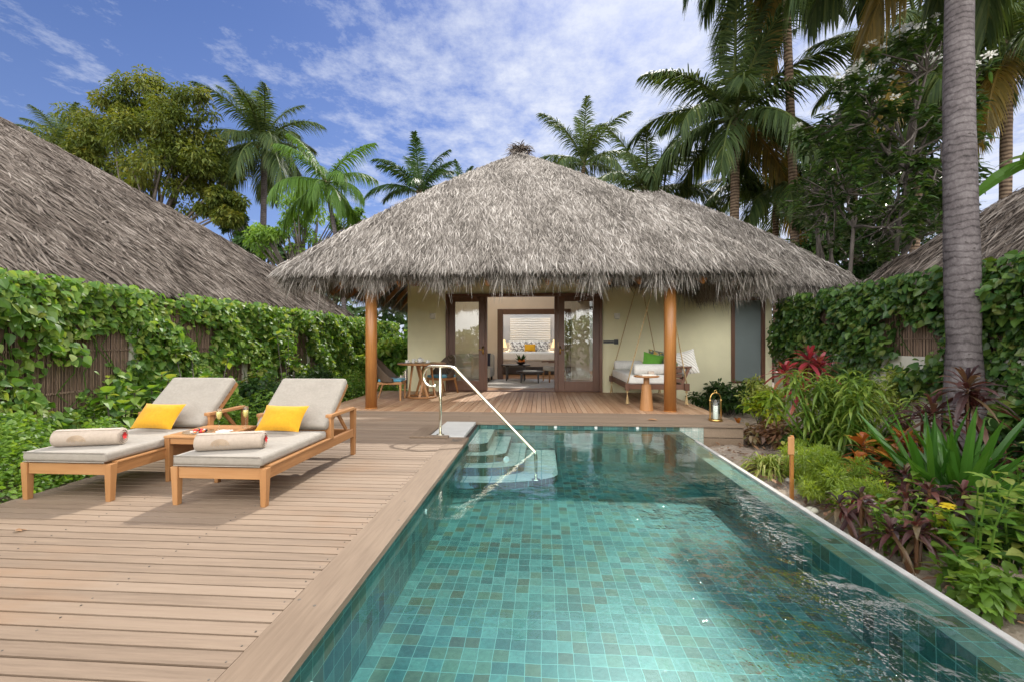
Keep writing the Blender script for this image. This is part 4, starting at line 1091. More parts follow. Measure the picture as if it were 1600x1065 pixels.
# ================================================================== FENCES AND CLIMBERS
FXL, FXR = -5.85, 5.50
def fence(label, x, y0, y1, zp, zt, sgn, plinth_mat, step):
    t = thing('bamboo_fence', label, 'fence', (x, (y0+y1)/2, GZ)); inv = Matrix.Translation((-x, -(y0+y1)/2, -GZ))
    def fp(name, mb, m): o = put(name, mb, m, t); o.matrix_parent_inverse = inv; return o
    fp('plinth', MB().box(x-.09, x+.09, y0, y1, -.6, zp), plinth_mat)
    y = y0; i = 0
    while y < y1-.1:
        y2 = min(y+step, y1)
        s = MB(); k = y+.05
        while k < y2-.05:
            w = random.uniform(.022, .034); s.tube([(x+random.uniform(-.006,.006), k, zp), (x+random.uniform(-.006,.006), k+random.uniform(-.006,.006), zt-random.uniform(.0,.07))], w/2, 5, None, random.random(), False); k += w*1.02
        for zz in (zp+.25, (zp+zt)/2, zt-.25): s.box(x+sgn*.016, x+sgn*.024, y+.05, y2-.05, zz-.012, zz+.012)
        s.box(x-.012*sgn-.006, x-.012*sgn+.006, y+.05, y2-.05, zp, zt-.09)
        fp('bamboo_panel', s, M['bamboo'])
        fp('post', MB().box(x-.05, x+.05, y-.05, y+.05, zp, zt-.02), plinth_mat)
        y = y2
fence('long bamboo screen fence on a concrete plinth behind the loungers', FXL, 1.2, 17.6, .34, 1.86, 1, M['plinth'], 2.35)
fence('bamboo screen on a pale rendered wall behind the flower bed', FXR, -.5, 10.6, 1.0, 1.98, -1, M['white_wall'], 2.2)

def vnoise(y, z, s):
    return (np.sin(y*1.9+s)*np.sin(z*2.6+s*1.7+.6*y)+np.sin(y*4.3+2*s)*np.sin(z*5.1-s)*.7+np.sin(y*.7+3*s)*.5)
HEART = (.30, 1.0, .92, .55, .04)
def climber(name, label, x, y0, y1, z0, z1, sgn, n, m, thr, size, seed, top=.12, bias=None):
    y = rng.uniform(y0, y1, n*4); z = rng.uniform(z0, z1+top, n*4)
    nz = vnoise(y, z, seed) + .9*np.exp(-((z-z1)/.22)**2) + rng.normal(0, .22, len(y))
    if bias is not None: nz = nz + bias(y, z)
    k = nz > thr; y, z = y[k][:n], z[k][:n]; n = len(y)
    P = np.stack([x+sgn*(.03+.36*rng.random(n)*np.clip(.55+.4*vnoise(y*1.7, z*1.6, seed+2), .12, 1.3))*np.clip(1.2-.3*(z>z1), .3, 1), y, z], 1)
    D = np.stack([sgn*rng.uniform(.0, .9, n), rng.normal(0, .75, n), rng.uniform(-1.2, .35, n)], 1)
    N = np.stack([sgn*np.ones(n)*.7, rng.normal(-.25, .75, n), rng.uniform(-.2, 1.4, n)], 1)
    s = size*np.clip(rng.lognormal(0, .38, n), .4, 1.55)
    b = MB().arr(*blades(P, D, N, s, s*rng.uniform(.72, .95, n), HEART, .25, .10, np.clip(rng.beta(1.8, 1.8, n), 0, 1)))
    for i in range(int((y1-y0)*4)):
        yy = random.uniform(y0, y1); zz = random.uniform(z0, z0+.4); p = [(x+sgn*.05, yy, zz)]
        while p[-1][2] < z1 and len(p) < 14: p.append((x+sgn*random.uniform(.03, .09), p[-1][1]+random.uniform(-.14, .14), p[-1][2]+random.uniform(.10, .22)))
        b.tube(p, .006, 5, None, .2, False)
    o = put(name, b, m); tag(o, label, 'climbing plant', kind='stuff'); return o
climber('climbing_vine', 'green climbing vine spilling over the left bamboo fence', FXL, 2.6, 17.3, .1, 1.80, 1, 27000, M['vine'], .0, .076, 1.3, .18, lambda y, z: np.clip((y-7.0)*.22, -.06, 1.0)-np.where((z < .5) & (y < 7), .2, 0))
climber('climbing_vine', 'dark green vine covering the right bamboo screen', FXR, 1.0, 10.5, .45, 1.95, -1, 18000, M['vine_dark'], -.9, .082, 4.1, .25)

# ================================================================== PALMS
FR = {}
def frond_mesh(kind, e0, dr, seed, dens=46, lw=.030, ll=.25, hang=.5):
    dens = int(dens*1.7); lw = lw*.42
    key = (kind, e0, seed, dens)
    if key in FR: return FR[key]
    r_ = np.random.default_rng(seed*77+int(e0)+500)
    N = 16; t = np.linspace(0, 1, N+1); ang = np.radians(e0-dr*t**1.4)
    pts = np.zeros((N+1, 3)); side_bend = r_.normal(0, .10)
    for i in range(N):
        a = (ang[i]+ang[i+1])/2; pts[i+1] = pts[i]+np.array([math.cos(a), side_bend*t[i], math.sin(a)])/N
    b = MB(); b.tube(pts.tolist(), list(.017*(1-t)+.0025), 5, None, .75, False)
    for sgn in (-1, 1):
        u = np.linspace(.13, .995, dens)+r_.normal(0, .004, dens); u = np.clip(u, .1, .999); n = dens
        f = u*N; i = np.minimum(f.astype(int), N-1); P = pts[i]+(pts[i+1]-pts[i])*(f-i)[:,None]
        T = nrm(pts[i+1]-pts[i]); S = np.tile([0, 1.0, 0], (n,1))*sgn; U = np.cross(T, np.tile([0, 1.0, 0], (n,1)))*-1; U = np.where(U[:,2:3] < 0, -U, U)
        fwd = .35+.75*u; D = T*fwd[:,None]+S*(.95-.35*u)[:,None]+U*(.22+r_.normal(0,.10,n))[:,None]
        D = D-np.array([0,0,1])*np.clip(hang*.5+r_.normal(0,.10,n), 0, 1)[:,None]
        L = ll*np.sin(np.pi*np.clip(.12+.83*u, 0, 1))**.6*r_.uniform(.82, 1.12, n)
        b.arr(*blades(P, D, U+S*.5, L, lw, (.6, 1, .75, .05), hang*r_.uniform(.6, 1.3, n), 0, r_.beta(2, 2.2, n)*.8+.1*u))
    me = b.mesh('frond'); FR[key] = me; return me
def palm(label, crown, Yc, rad, base, n=20, leaf='palm_leaf', bark='dark_bark', tr=.13, seed=1, tilt=0, lo=-35, hi=84, dens=46, lw=.030, hang=.5, group=None, dry=1, name='coconut_palm'):
    """crown = (px, py) of the crown in the photo at distance Yc; base = (X, Y) of the foot"""
    cx, cz = PY(crown[0], crown[1], Yc) if Yc > 0 else crown
    t = thing(name, label, 'palm tree', (base[0], base[1], GZ), 0, group)
    H = cz-GZ; p = []; rr = []
    for i in range(25):
        f = i/24; bend = f**1.5
        p.append(((cx-base[0])*bend+.05*math.sin(f*5+seed), (Yc-base[1])*bend, H*f)); rr.append(tr*(1.35-.5*min(1, f*6) if f < .17 else 1.0-.22*f)*(1+(.035*(i % 2) if bark != 'palm_bark' else .02*math.sin(i*2.1))))
    p[-1] = (cx-base[0], Yc-base[1], H)
    put('trunk', MB().tube(p, rr, 14), M[bark], t, True)
    rs = random.Random(seed)
    for i in range(n):
        f = (i+.5)/n; e = hi+(lo-hi)*f**.9; eb = min((86, 72, 57, 42, 27, 12, -4, -20, -36), key=lambda q: abs(q-e))
        dr = 26+60*max(0, 1-abs(eb-20)/75)
        dryq = i >= n-dry
        me = frond_mesh(name+leaf+str(dryq), eb, dr+(30 if eb < 0 else 0)*.4, rs.randint(0, 2), dens, lw, .27, hang*(1.35 if eb < 20 else 1))
        o = bpy.data.objects.new('frond', me); COL.objects.link(o); o.parent = t
        if not me.materials: me.materials.append(M['dry_palm' if dryq else leaf])
        o.location = (p[-1][0], p[-1][1], H-.04*rad*f); s = rad*rs.uniform(.88, 1.12); o.scale = (s, s, s)
        o.rotation_euler = (R(rs.uniform(-6, 6)), R(rs.uniform(-5, 5)), R(i*137.5+rs.uniform(-14, 14)+seed*40)+tilt)
    b = MB()
    for k in range(26):                                     # frayed leaf bases round the crown
        a = k*2.4; b.arr(*blades(np.array([[p[-1][0], p[-1][1], H-.18-.01*k]]), np.array([[math.cos(a)*.5, math.sin(a)*.5, 1]]), np.array([[math.cos(a), math.sin(a), .2]]), .42, .12, (1, .6, .1)))
    put('crown_shaft', b, M['dark_bark'], t)
    return t
xg = lambda px, Y: PY(px, 500, Y)[0]
palm('tall coconut palm standing between the two left roofs', (412, 222), 22, 3.5, (xg(411, 22), 22), 28, seed=3, tr=.17, bark='palm_bark', dens=50)
palm('bright green young palm with a leaning stem left of the villa roof', (510, 285), 15, 2.1, (xg(545, 15), 15), 15, 'young_palm', 'palm_bark', .09, 5, lo=-30, hi=74, lw=.038, hang=.75, dry=0, name='young_palm', dens=42)
palm('coconut palm whose fronds rise over the left slope of the villa roof', (655, 300), 21, 2.6, (xg(655, 21), 21), 15, 'deep', seed=9, lo=10, hi=80, dry=0, lw=.04)
palm('distant small palm just left of the villa roof peak', (722, 290), 27, 1.5, (xg(722, 27), 27), 10, 'deep', seed=21, lo=30, hi=80, dry=0)
palm('upright feathery coconut palm right of the villa roof peak', (912, 255), 25, 3.4, (xg(915, 25), 25), 20, seed=12, lo=-5, hi=86, dry=0)
palm('broad palm spreading low fronds behind the villa ridge', (1010, 300), 19, 3.3, (xg(1010, 19), 19), 18, 'palm_leaf', seed=14, lo=-10, hi=80, lw=.04, dry=0)
palm('large coconut palm rising behind the right of the villa roof', (1148, 178), 16, 3.9, (xg(1143, 16), 16), 25, seed=17, tr=.17, bark='dark_bark', dens=58, dry=1, lo=-28, hi=86)
palm('bushy palm half hidden below the large coconut palm', (1215, 300), 18, 3.6, (xg(1210, 18), 18), 22, seed=19, lo=-25, hi=80, lw=.036)
palm('palm with hanging fronds behind the frangipani tree', (1330, 250), 17, 3.6, (xg(1340, 17), 17), 20, seed=29, lo=-30, hi=80, lw=.036)
palm('coconut palm filling the top right behind the grey trunk', (1440, 85), 15, 3.6, (xg(1425, 15), 15), 22, seed=23, lo=-30, hi=80, tr=.14)
palm('coconut palm with brown trunk at the right edge behind the thatch', (1580, 70), 12.5, 3.1, (xg(1562, 12.5), 12.5), 24, seed=25, tr=.14, dry=2)
palm('palm peeping over the far left thatch beside the leafy tree', (95, 225), 25, 2.8, (xg(95, 25), 25), 16, seed=27, lo=-10, hi=80)
# the grey trunk in the bed, its crown far above the frame
tp = (PY(1500, 535, 5.45)[0], 5.45)
palm('tall coconut palm with a thick grey trunk standing in the flower bed', (1508, -250), 7.3, 3.3, tp, 26, seed=33, tr=.175, bark='palm_bark', dens=56, lo=-8, hi=80, dry=1, hang=.6)

# ================================================================== BROADLEAF TREES AND SHRUBS
def leafcloud(mb, C, rad, n, L, W, prof=(.35, 1, .06), droop=.3, fold=0, flat=.35, upb=.35, cl=None):
    """leaf clumps: C cluster centres, rad their radii"""
    C = np.asarray(C, float); m = len(C); rad = np.broadcast_to(np.asarray(rad, float), (m,))
    i = rng.integers(0, m, n); d = nrm(rng.normal(0, 1, (n,3))); rr = rng.random(n)**.45
    off = d*rr[:,None]*rad[i][:,None]; off[:,2] *= .75
    P = C[i]+off; D = d+rng.normal(0, .55, (n,3)); D[:,2] -= flat
    N = rng.normal(0, .6, (n,3)); N[:,2] += .9+upb
    cv = rng.random(m)*.55+.2 if cl is None else cl
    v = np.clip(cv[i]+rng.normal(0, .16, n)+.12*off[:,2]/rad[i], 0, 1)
    mb.arr(*blades(P, D, N, L*rng.uniform(.6, 1.25, n), W*rng.uniform(.7, 1.2, n), prof, droop, fold, v))
def limbs(mb, base, tips, r0, fork, seed=1, wob=.12):
    rs = random.Random(seed); f = Vector(fork); b = Vector(base)
    mb.tube([b.lerp(f, i/6)+Vector((rs.uniform(-1,1), rs.uniform(-1,1), 0))*wob*.4*(0 < i < 6) for i in range(7)], [r0*(1-.07*i) for i in range(7)], 10)
    for tip in tips:
        tv = Vector(tip); L = (tv-f).length; mid = f.lerp(tv, .5)+Vector((rs.uniform(-1,1), rs.uniform(-1,1), rs.uniform(.0,1)))*wob*L
        pts = []
        for i in range(7):
            u = i/6; pts.append(f*(1-u)**2+mid*(2*u*(1-u))+tv*u*u)
        mb.tube(pts, [r0*.5*(1-.82*i/6) for i in range(7)], 6, None, .5, False)
def broad_tree(label, blobs, Yc, base, n, L, W, m, per=26, seed=2, cat='tree', name='broadleaf_tree', cs=.20):
    """blobs = (px, py, radius px) of the crown's masses"""
    rs = np.random.default_rng(seed); C = []; rad = []
    for px, py, r, dy in blobs:
        x, z = PY(px, py, Yc+dy); rm = r/F_PX*Yc
        d = nrm(rs.normal(0, 1, (per,3))); q = d*(rs.random(per)**.4)[:,None]*rm; q[:,1] *= .7
        C.append(np.array([x, Yc+dy, z])+q); rad.append(np.full(per, rm*.30)*rs.uniform(.6, 1.25, per))
    C = np.concatenate(C); rad = np.concatenate(rad)
    t = thing(name, label, cat, (base[0], base[1], GZ)); inv = Matrix.Translation((-base[0], -base[1], -GZ))
    b = MB(); leafcloud(b, C, rad, n, L, W); o = put('crown', b, m, t); o.matrix_parent_inverse = inv
    k = MB(); top = C.mean(0); fk = (base[0]*.6+top[0]*.4, base[1]*.6+top[1]*.4, GZ+(top[2]-GZ)*.55)
    limbs(k, (base[0], base[1], GZ), C[::max(1, len(C)//34)], max(.12, .02*(top[2]-GZ)), fk, seed); o = put('trunk', k, M['tree_bark'], t, True); o.matrix_parent_inverse = inv
    return t
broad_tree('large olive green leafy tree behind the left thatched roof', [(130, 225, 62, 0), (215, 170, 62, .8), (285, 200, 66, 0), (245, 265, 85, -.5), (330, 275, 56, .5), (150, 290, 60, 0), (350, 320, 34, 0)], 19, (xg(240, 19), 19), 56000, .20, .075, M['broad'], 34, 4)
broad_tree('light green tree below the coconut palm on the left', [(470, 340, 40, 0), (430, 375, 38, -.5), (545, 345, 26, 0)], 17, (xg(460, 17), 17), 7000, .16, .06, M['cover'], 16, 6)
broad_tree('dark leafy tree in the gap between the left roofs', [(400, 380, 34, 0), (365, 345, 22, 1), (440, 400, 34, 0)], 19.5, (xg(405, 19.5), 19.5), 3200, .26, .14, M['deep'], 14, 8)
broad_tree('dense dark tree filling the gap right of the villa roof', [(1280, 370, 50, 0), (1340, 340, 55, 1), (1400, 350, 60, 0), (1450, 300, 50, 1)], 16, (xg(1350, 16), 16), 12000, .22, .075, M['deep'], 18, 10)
broad_tree('small bush at the roof corner by the right fence', [(1322, 425, 24, 0), (1365, 420, 20, 0)], 11.6, (xg(1335, 11.6), 11.6), 900, .22, .09, M['deep'], 10, 11)
# frangipani: bare crooked limbs, leaf rosettes and white blossom clusters at the tips
def frangipani(label, Yc, base_px, tips_area, ntip, seed, flowers):
    rs = random.Random(seed); bx = xg(base_px, Yc); t = thing('frangipani_tree', label, 'tree', (bx, Yc, GZ)); inv = Matrix.Translation((-bx, -Yc, -GZ))
    cx, cy, rx_, ry_ = tips_area; tips = []; subs = []
    while len(tips) < ntip:
        u, v = rs.uniform(-1, 1), rs.uniform(-1, 1)
        if u*u+v*v > 1: continue
        x, z = PY(cx+u*rx_, cy+v*ry_, Yc); tips.append((x, Yc+rs.uniform(-1.3, 1.1), z))
    k = MB(); forks = []
    for i in range(5):
        px = cx+rs.uniform(-.6, .6)*rx_; py = cy+ry_*rs.uniform(.2, .9); x, z = PY(px, py, Yc); forks.append(Vector((x, Yc+rs.uniform(-.4,.4), z)))
    b0 = Vector((bx, Yc, GZ))
    for f in forks:
        m = b0.lerp(f, .55)+Vector((rs.uniform(-.25,.25), rs.uniform(-.2,.2), 0)); k.tube([b0, b0.lerp(m, .5)+Vector((rs.uniform(-.12,.12), 0, 0)), m, m.lerp(f, .5)+Vector((rs.uniform(-.15,.15), 0, 0)), f], [.06, .055, .048, .042, .036], 8, None, .5, False)
    for s_ in rs.sample(tips, max(6, ntip//8)):
        tv = Vector(s_); f = min(forks, key=lambda q: (q-tv).length); nd = f.lerp(tv, .68); q1 = f.lerp(nd, .5)+Vector((rs.uniform(-.22,.22), rs.uniform(-.2,.2), rs.uniform(-.12,.08)))
        k.tube([f, f.lerp(q1, .5)+Vector((rs.uniform(-.06,.06), 0, .03)), q1, nd], [.036, .032, .028, .023], 6, None, .5, False); subs.append(nd)
    for tp_ in tips:
        tv = Vector(tp_); f = min(subs, key=lambda q: (q-tv).length); q1 = f.lerp(tv, .4)+Vector((rs.uniform(-.12,.12), rs.uniform(-.12,.12), rs.uniform(-.08,.04))); k.tube([f, q1, q1.lerp(tv, .6)+Vector((rs.uniform(-.1,.1), 0, 0)), tv], [.019, .016, .014, .012], 5, None, .5, False)
    o = put('trunk', k, M['tree_bark'], t, True); o.matrix_parent_inverse = inv
    c = MB(); P = []; D = []; 
    for tp_ in tips:
        nl = rs.randint(16, 26)
        for j in range(nl):
            a = j*2.4+rs.uniform(-.3, .3); e = rs.uniform(-.35, .9); P.append((tp_[0], tp_[1], tp_[2]-.012*j)); D.append((math.cos(a), math.sin(a), e))
    n = len(P); N = rng.normal(0, .35, (n,3)); N[:,2] += 1
    c.arr(*blades(P, D, N, rng.uniform(.17, .32, n), rng.uniform(.055, .085, n), (.25, .8, 1, .7, .05), .35, .08))
    o = put('crown', c, M['plum'], t); o.matrix_parent_inverse = inv
    hi = sorted(tips, key=lambda q: -q[2])[:flowers]
    for tp_ in hi:
        n = 26; a = rng.random(n)*6.28; q = np.array(tp_)+np.stack([.09*np.cos(a)*rng.random(n), .09*np.sin(a)*rng.random(n), .10+.05*rng.random(n)], 1)
        o = put('blossom', MB().arr(*blades(q, np.stack([np.cos(a), np.sin(a), rng.uniform(-.1,.8,n)],1), np.tile([0,0,1.],(n,1))+rng.normal(0,.4,(n,3)), .065, .045, (.3, 1, .6), .2)), M['petal'], t); o.matrix_parent_inverse = inv
frangipani('white flowering frangipani tree behind the right fence', 10.6, 1355, (1378, 240, 112, 155), 250, 5, 44)
frangipani('leafless looking crooked frangipani at the right corner of the villa roof', 13.0, 1300, (1275, 315, 50, 75), 34, 8, 0)
# banana at the right edge
palm('very tall leaning coconut palm whose fronds hang in at the top edge', (1226, -150), 13.9, 4.1, (9.2, 16.6), 36, seed=44, tr=.15, lo=-30, hi=84, dens=56, dry=1)
bt = thing('banana_plant', 'banana plant with broad pale leaves at the right edge above the thatch', 'banana plant', (xg(1640, 9.0), 9.0, GZ)); bx_, bz_ = PY(1640, 240, 9.0)
put('stem', MB().tube([(0,0,0), (.05,0,bz_*.6), (0,0,bz_-GZ)], [.14,.11,.06], 10), M['cover'], bt, True)
a = np.array([2.6, 3.3, 2.9, 4.4, 1.2, 5.4, .2]); n = len(a)
put('leaf', MB().arr(*blades(np.tile([0,0,bz_-GZ-.1],(n,1)), np.stack([np.cos(a), np.sin(a), [.55,.2,-.05,.5,.9,.6,.5]],1), np.tile([0,0,1.],(n,1))+rng.normal(0,.3,(n,3)), rng.uniform(1.0,1.5,n), .36, (.15,.8,1,.95,.7,.06), .5, .10)), M['banana'], bt)

# ------------------------------------------------------------------ shrubs
def shrub(name, label, px, py, h, r, n, L, W, m, z0=None, cat='shrub', grp=None, xy=None, lob=10, prof=(.35, 1, .06), droop=.3, fold=0, flat=.25):
    z0 = -.30 if z0 is None else z0
    x, y = xy or PG(px, py, z0)
    t = thing(name, label, cat, (x, y, z0), 0, grp); C = []; rd = []; k = MB()
    for i in range(lob):
        a = random.uniform(0, 6.28); q = math.sqrt(random.random())*r*.72; zz = h*random.uniform(.35, .86)*(1-.35*(q/r)**2)
        C.append((q*math.cos(a), q*math.sin(a), zz)); rd.append(r*random.uniform(.26, .42))
        k.tube([(q*.15*math.cos(a), q*.15*math.sin(a), -.05), (q*.5*math.cos(a), q*.5*math.sin(a), zz*.55), C[-1]], [.012, .009, .005], 5, None, .4, False)
    b = MB(); leafcloud(b, C, rd, n, L, W, prof, droop, fold, flat); put('foliage', b, m, t); put('stems', k, M['tree_bark'], t)
    return t
def rosettes(name, label, px, py, heads, n, L, W, m, elev=(-.2, 1.3), droop=.45, prof=(.35, .9, 1, .7, .05), fold=.10, z0=-.30, cat='plant', grp=None, stem='reddish', sr=.012, xy=None):
    """plant with stems topped by leaf rosettes; heads = (dx, dy, height) in metres"""
    x, y = xy or PG(px, py, z0)
    t = thing(name, label, cat, (x, y, z0), 0, grp); k = MB(); P = []; D = []
    for dx, dy, hh in heads:
        if hh > .06: k.tube([(dx*.2, dy*.2, -.05), (dx*.7, dy*.7, hh*.6), (dx, dy, hh)], [sr*1.3, sr, sr*.8], 6, None, .4, False)
        for j in range(n):
            a = j*2.4+random.uniform(-.35, .35); f = j/max(1, n-1); e = elev[1]+(elev[0]-elev[1])*f+random.uniform(-.15, .15)
            P.append((dx, dy, hh-.10*f*min(1, hh*2))); D.append((math.cos(a)*math.cos(e), math.sin(a)*math.cos(e), math.sin(e)))
    P = np.array(P); D = np.array(D); nn = len(P); S = np.cross(D, np.tile([0,0,1.],(nn,1))); N = np.cross(S, D)+rng.normal(0, .15, (nn,3))
    b = MB().arr(*blades(P, D, N, L*rng.uniform(.7, 1.2, nn), W*rng.uniform(.8, 1.15, nn), prof, droop, fold))
    put('leaves', b, M[m] if isinstance(m, str) else m, t)
    if k.n: put('stems', k, M[stem], t)
    return t
G_ = M
# ---- right-hand bed, back to front
shrub('leafy_shrub', 'dark green low shrub against the villa wall below the tall window', 1110, 642, .75, .48, 700, .13, .065, M['deep'], -.34)
shrub('leafy_shrub', 'dark green shrub at the deck edge behind the brass lantern', 1140, 650, .66, .42, 560, .12, .06, M['deep'], -.34)
shrub('leafy_shrub', 'dark shrub in front of the tall window frame', 1165, 646, .80, .45, 600, .12, .055, M['vine_dark'], -.34)
shrub('variegated_shrub', 'pale variegated shrub in front of the tall window', 1193, 662, 1.10, .42, 900, .10, .028, M['varieg'], flat=-.1)
shrub('croton_bush', 'lime and yellow croton bush behind the lantern', 1196, 685, .82, .36, 520, .11, .055, M['croton_y'], flat=-.3, fold=.1)
rosettes('orange_croton', 'small orange leaved croton right behind the lantern', 1147, 679, [(0,0,.12), (.1,.1,.18)], 10, .20, .05, 'croton', (.1, 1.2))
shrub('bronze_shrub', 'low bronze leaved plant at the corner of the timber deck', 1196, 694, .34, .34, 380, .09, .05, M['reddish'])
shrub('bronze_shrub', 'low bronze leaved plant between the croton and the broad palm bush', 1215, 700, .38, .36, 380, .09, .05, M['reddish'])
rosettes('red_cordyline', 'crimson cordyline with two bright heads beside the croton bush', 1262, 690, [(.02,0,1.28), (-.30,.05,1.08), (-.16,-.1,.8), (.26,.15,1.16), (.1,.2,1.0)], 26, .42, .062, 'cord_red', (-.3, 1.35), .4, cat='cordyline')
rosettes('lady_palm', 'large glossy green fan leaved bush in the middle of the flower bed', 1312, 728, [(random.gauss(0,.26), random.gauss(0,.22), random.uniform(.40,1.15)) for _ in range(95)], 13, .25, .032, 'glossy', (-.4, .85), .55, (.4, 1, .9, .05), .12, cat='bush', stem='cover')
shrub('yellow_shrub', 'tall yellow green shrub by the pale wall', 1392, 690, 1.38, .46, 1500, .10, .03, M['varieg'], flat=0)
shrub('leafy_shrub', 'dark shrub tucked under the climbing vine beside the tall yellow shrub', 1330, 660, 1.1, .55, 900, .13, .06, M['deep'])
n = 150
rosettes('variegated_grass', 'yellow striped grassy clump beside the pool edge', 1208, 738, [(0,0,.03), (.12,.08,.03), (-.08,.06,.03)], 70, .62, .03, 'varieg', (.15, 1.35), .75, (.8, 1, .8, .4, .05), .12, cat='grass clump')
def feathery(label, px, py, h, r, n):
    x, y = PG(px, py, -.30); t = thing('asparagus_fern', label, 'fern', (x, y, -.30), 0, 'feathery ferns by the pool edge')
    C = []; rd = []
    for i in range(26):
        a = random.uniform(0, 6.28); q = math.sqrt(random.random())*r*.85; C.append((q*math.cos(a), q*math.sin(a), h*random.uniform(.2, .9)*(1-.4*(q/r)**2))); rd.append(r*random.uniform(.18, .30))
    b = MB(); leafcloud(b, C, rd, n*2, .055, .006, (.6, 1, .3), .25, 0, -.35); put('fronds', b, M['fern'], t)
    k = MB()
    for c in C: k.tube([(0,0,-.03), (c[0]*.5, c[1]*.5, c[2]*.75), c], .003, 4, None, .4, False)
    put('stems', k, M['cover'], t)
feathery('feathery yellow green fern behind the timber post', 1268, 756, .50, .32, 3000)
feathery('feathery yellow green fern right of the timber post, widest of the three', 1308, 790, .56, .38, 4200)
feathery('feathery yellow green fern nearest the purple cordylines', 1352, 818, .36, .28, 2400)
rosettes('orange_croton', 'orange and red croton above the feathery ferns', 1392, 772, [(0,0,.40), (-.2,.1,.50), (.16,.05,.55), (-.32,-.02,.32), (.3,.2,.5), (.02,-.12,.26)], 15, .26, .075, 'croton', (-.1, 1.2), .4, cat='croton')
rosettes('orange_croton', 'orange leaved croton low between the fern and the strap lily', 1352, 768, [(0,0,.22), (.12,.04,.16)], 10, .20, .075, 'croton', (-.1, 1.0), .35, cat='croton')
shrub('croton_bush', 'lime green spotted croton behind the orange crotons', 1395, 735, .55, .26, 260, .14, .045, M['croton_y'], flat=-.4)
rosettes('strap_lily', 'big clump of broad upright green strap leaves right of the pool', 1482, 808, [(-.10,.05,.02), (.10,.0,.02), (.0,-.1,.02), (.2,.12,.02)], 17, 1.08, .066, 'strap', (.55, 1.42), .14, (.75, 1, .95, .75, .05), .22, cat='lily clump')
rosettes('purple_cordyline', 'tall maroon cordyline against the thick grey trunk', 1512, 790, [(0,0,1.12), (.10,.05,.95), (-.22,.1,.86)], 30, .40, .05, 'cord_dark', (-.4, 1.35), .45, cat='cordyline')
rosettes('purple_cordyline', 'maroon cordyline behind the orange crotons and before the pale wall', 1440, 745, [(0,0,.72), (-.16,0,.55)], 24, .33, .042, 'cord_dark', (-.3, 1.25), .45, cat='cordyline')
for px, py, h, lab in ((1345, 846, .34, 'small dark purple cordyline nearest the pool edge'), (1415, 812, .40, 'dark purple cordyline in front of the strap lily, leftmost'), (1452, 850, .42, 'dark purple cordyline leaning over the sandy soil'), (1570, 800, .55, 'dark purple cordyline at the right edge beside the strap lily'), (1432, 888, .30, 'low dark cordyline beside the bright herb'), (1505, 850, .40, 'dark purple cordyline behind the yellow flowers')):
    rosettes('purple_cordyline', lab, px, py, [(0,0,h), (.10,.08,h*.7), (-.12,.05,h*.8)], 18, .24, .036, 'cord_dark', (-.4, 1.3), .55, cat='cordyline', grp='dark cordylines at the front of the bed')
def herb(name, label, px, py, stems, h, L, W, m, flowers=0, leafn=14):
    x, y = PG(px, py, -.31); t = thing(name, label, 'plant', (x, y, -.31)); k = MB(); P = []; D = []; tops = []
    for i in range(stems):
        a = random.uniform(0, 6.28); q = random.uniform(.02, .16); hh = h*random.uniform(.65, 1.05); p1 = Vector((q*math.cos(a), q*math.sin(a), hh)); tops.append(p1)
        k.tube([(q*.3*math.cos(a), q*.3*math.sin(a), -.04), p1*.55, p1], [.007, .006, .004], 5, None, .5, False)
        for j in range(leafn):
            f = .25+.75*j/(leafn-1); pp = p1*f; an = j*1.57+(j//2)*.3+i; P.append(tuple(pp)); D.append((math.cos(an), math.sin(an), .25+.4*f))
    n = len(P); N = rng.normal(0, .2, (n,3)); N[:,2] += 1
    put('leaves', MB().arr(*blades(P, D, N, L*rng.uniform(.7, 1.2, n), W*rng.uniform(.8, 1.2, n), (.2, .85, 1, .6, .04), .35, .10)), M[m], t); put('stems', k, M['cover'], t)
    for i in range(flowers):
        a = np.arange(9)*2*np.pi/9; q = np.tile([*tops[i][:2], tops[i][2]+.03], (9,1))
        put('flower', MB().arr(*blades(q, np.stack([np.cos(a), np.sin(a), .35*np.ones(9)],1), np.tile([0,0,1.],(9,1)), .055, .024, (.4, 1, .1), .3)), M['yflower'], t)
herb('bright_herb', 'bright green leafy herb growing from the sand by the pool strip', 1392, 862, 6, .42, .07, .04, 'vine', 0, 18)
herb('yellow_flower_plant', 'broad leaved green plant with two yellow flowers at lower right', 1522, 905, 5, .62, .15, .065, 'vine', 2, 11)
herb('broad_leaf_plant', 'bright broad leaved plant at the lower right edge of the picture', 1592, 900, 6, .62, .16, .07, 'vine', 0, 11)
herb('broad_leaf_plant', 'low broad leaved plant spreading over the sand before the yellow flowers', 1490, 915, 4, .24, .15, .075, 'vine', 0, 7)
herb('broad_leaf_plant', 'green plant at the right picture edge above the sand corner', 1618, 985, 5, .45, .16, .07, 'vine', 0, 9)
shrub('leafy_shrub', 'bright leafy shrub at the right edge below the vine', 1585, 740, 1.15, .55, 900, .15, .10, M['vine_dark'], prof=(.3, 1, .9, .05), fold=.1)
shrub('leafy_shrub', 'dark shrub at the right edge behind the strap lily', 1640, 790, .9, .55, 800, .14, .08, M['deep'], prof=(.3, 1, .9, .05))
for i, (px, py, h, m_) in enumerate(((1442, 832, .42, 'vine'), (1472, 872, .36, 'croton_y'), (1558, 868, .50, 'vine'), (1372, 806, .34, 'croton_y'), (1330, 700, .50, 'varieg'), (1600, 850, .75, 'vine'))):
    herb('green_bed_plant', ('bright leafy plant between two dark cordylines', 'lime leaved plant just behind the low plant on the sand', 'bright leafy plant behind the yellow flowers at right', 'lime leaved plant at the foot of the orange croton', 'pale striped plant in front of the yellow shrub', 'tall bright plant at the right edge by the strap lily')[i], px, py, 6, h, .13, .055, m_, 0, 13)
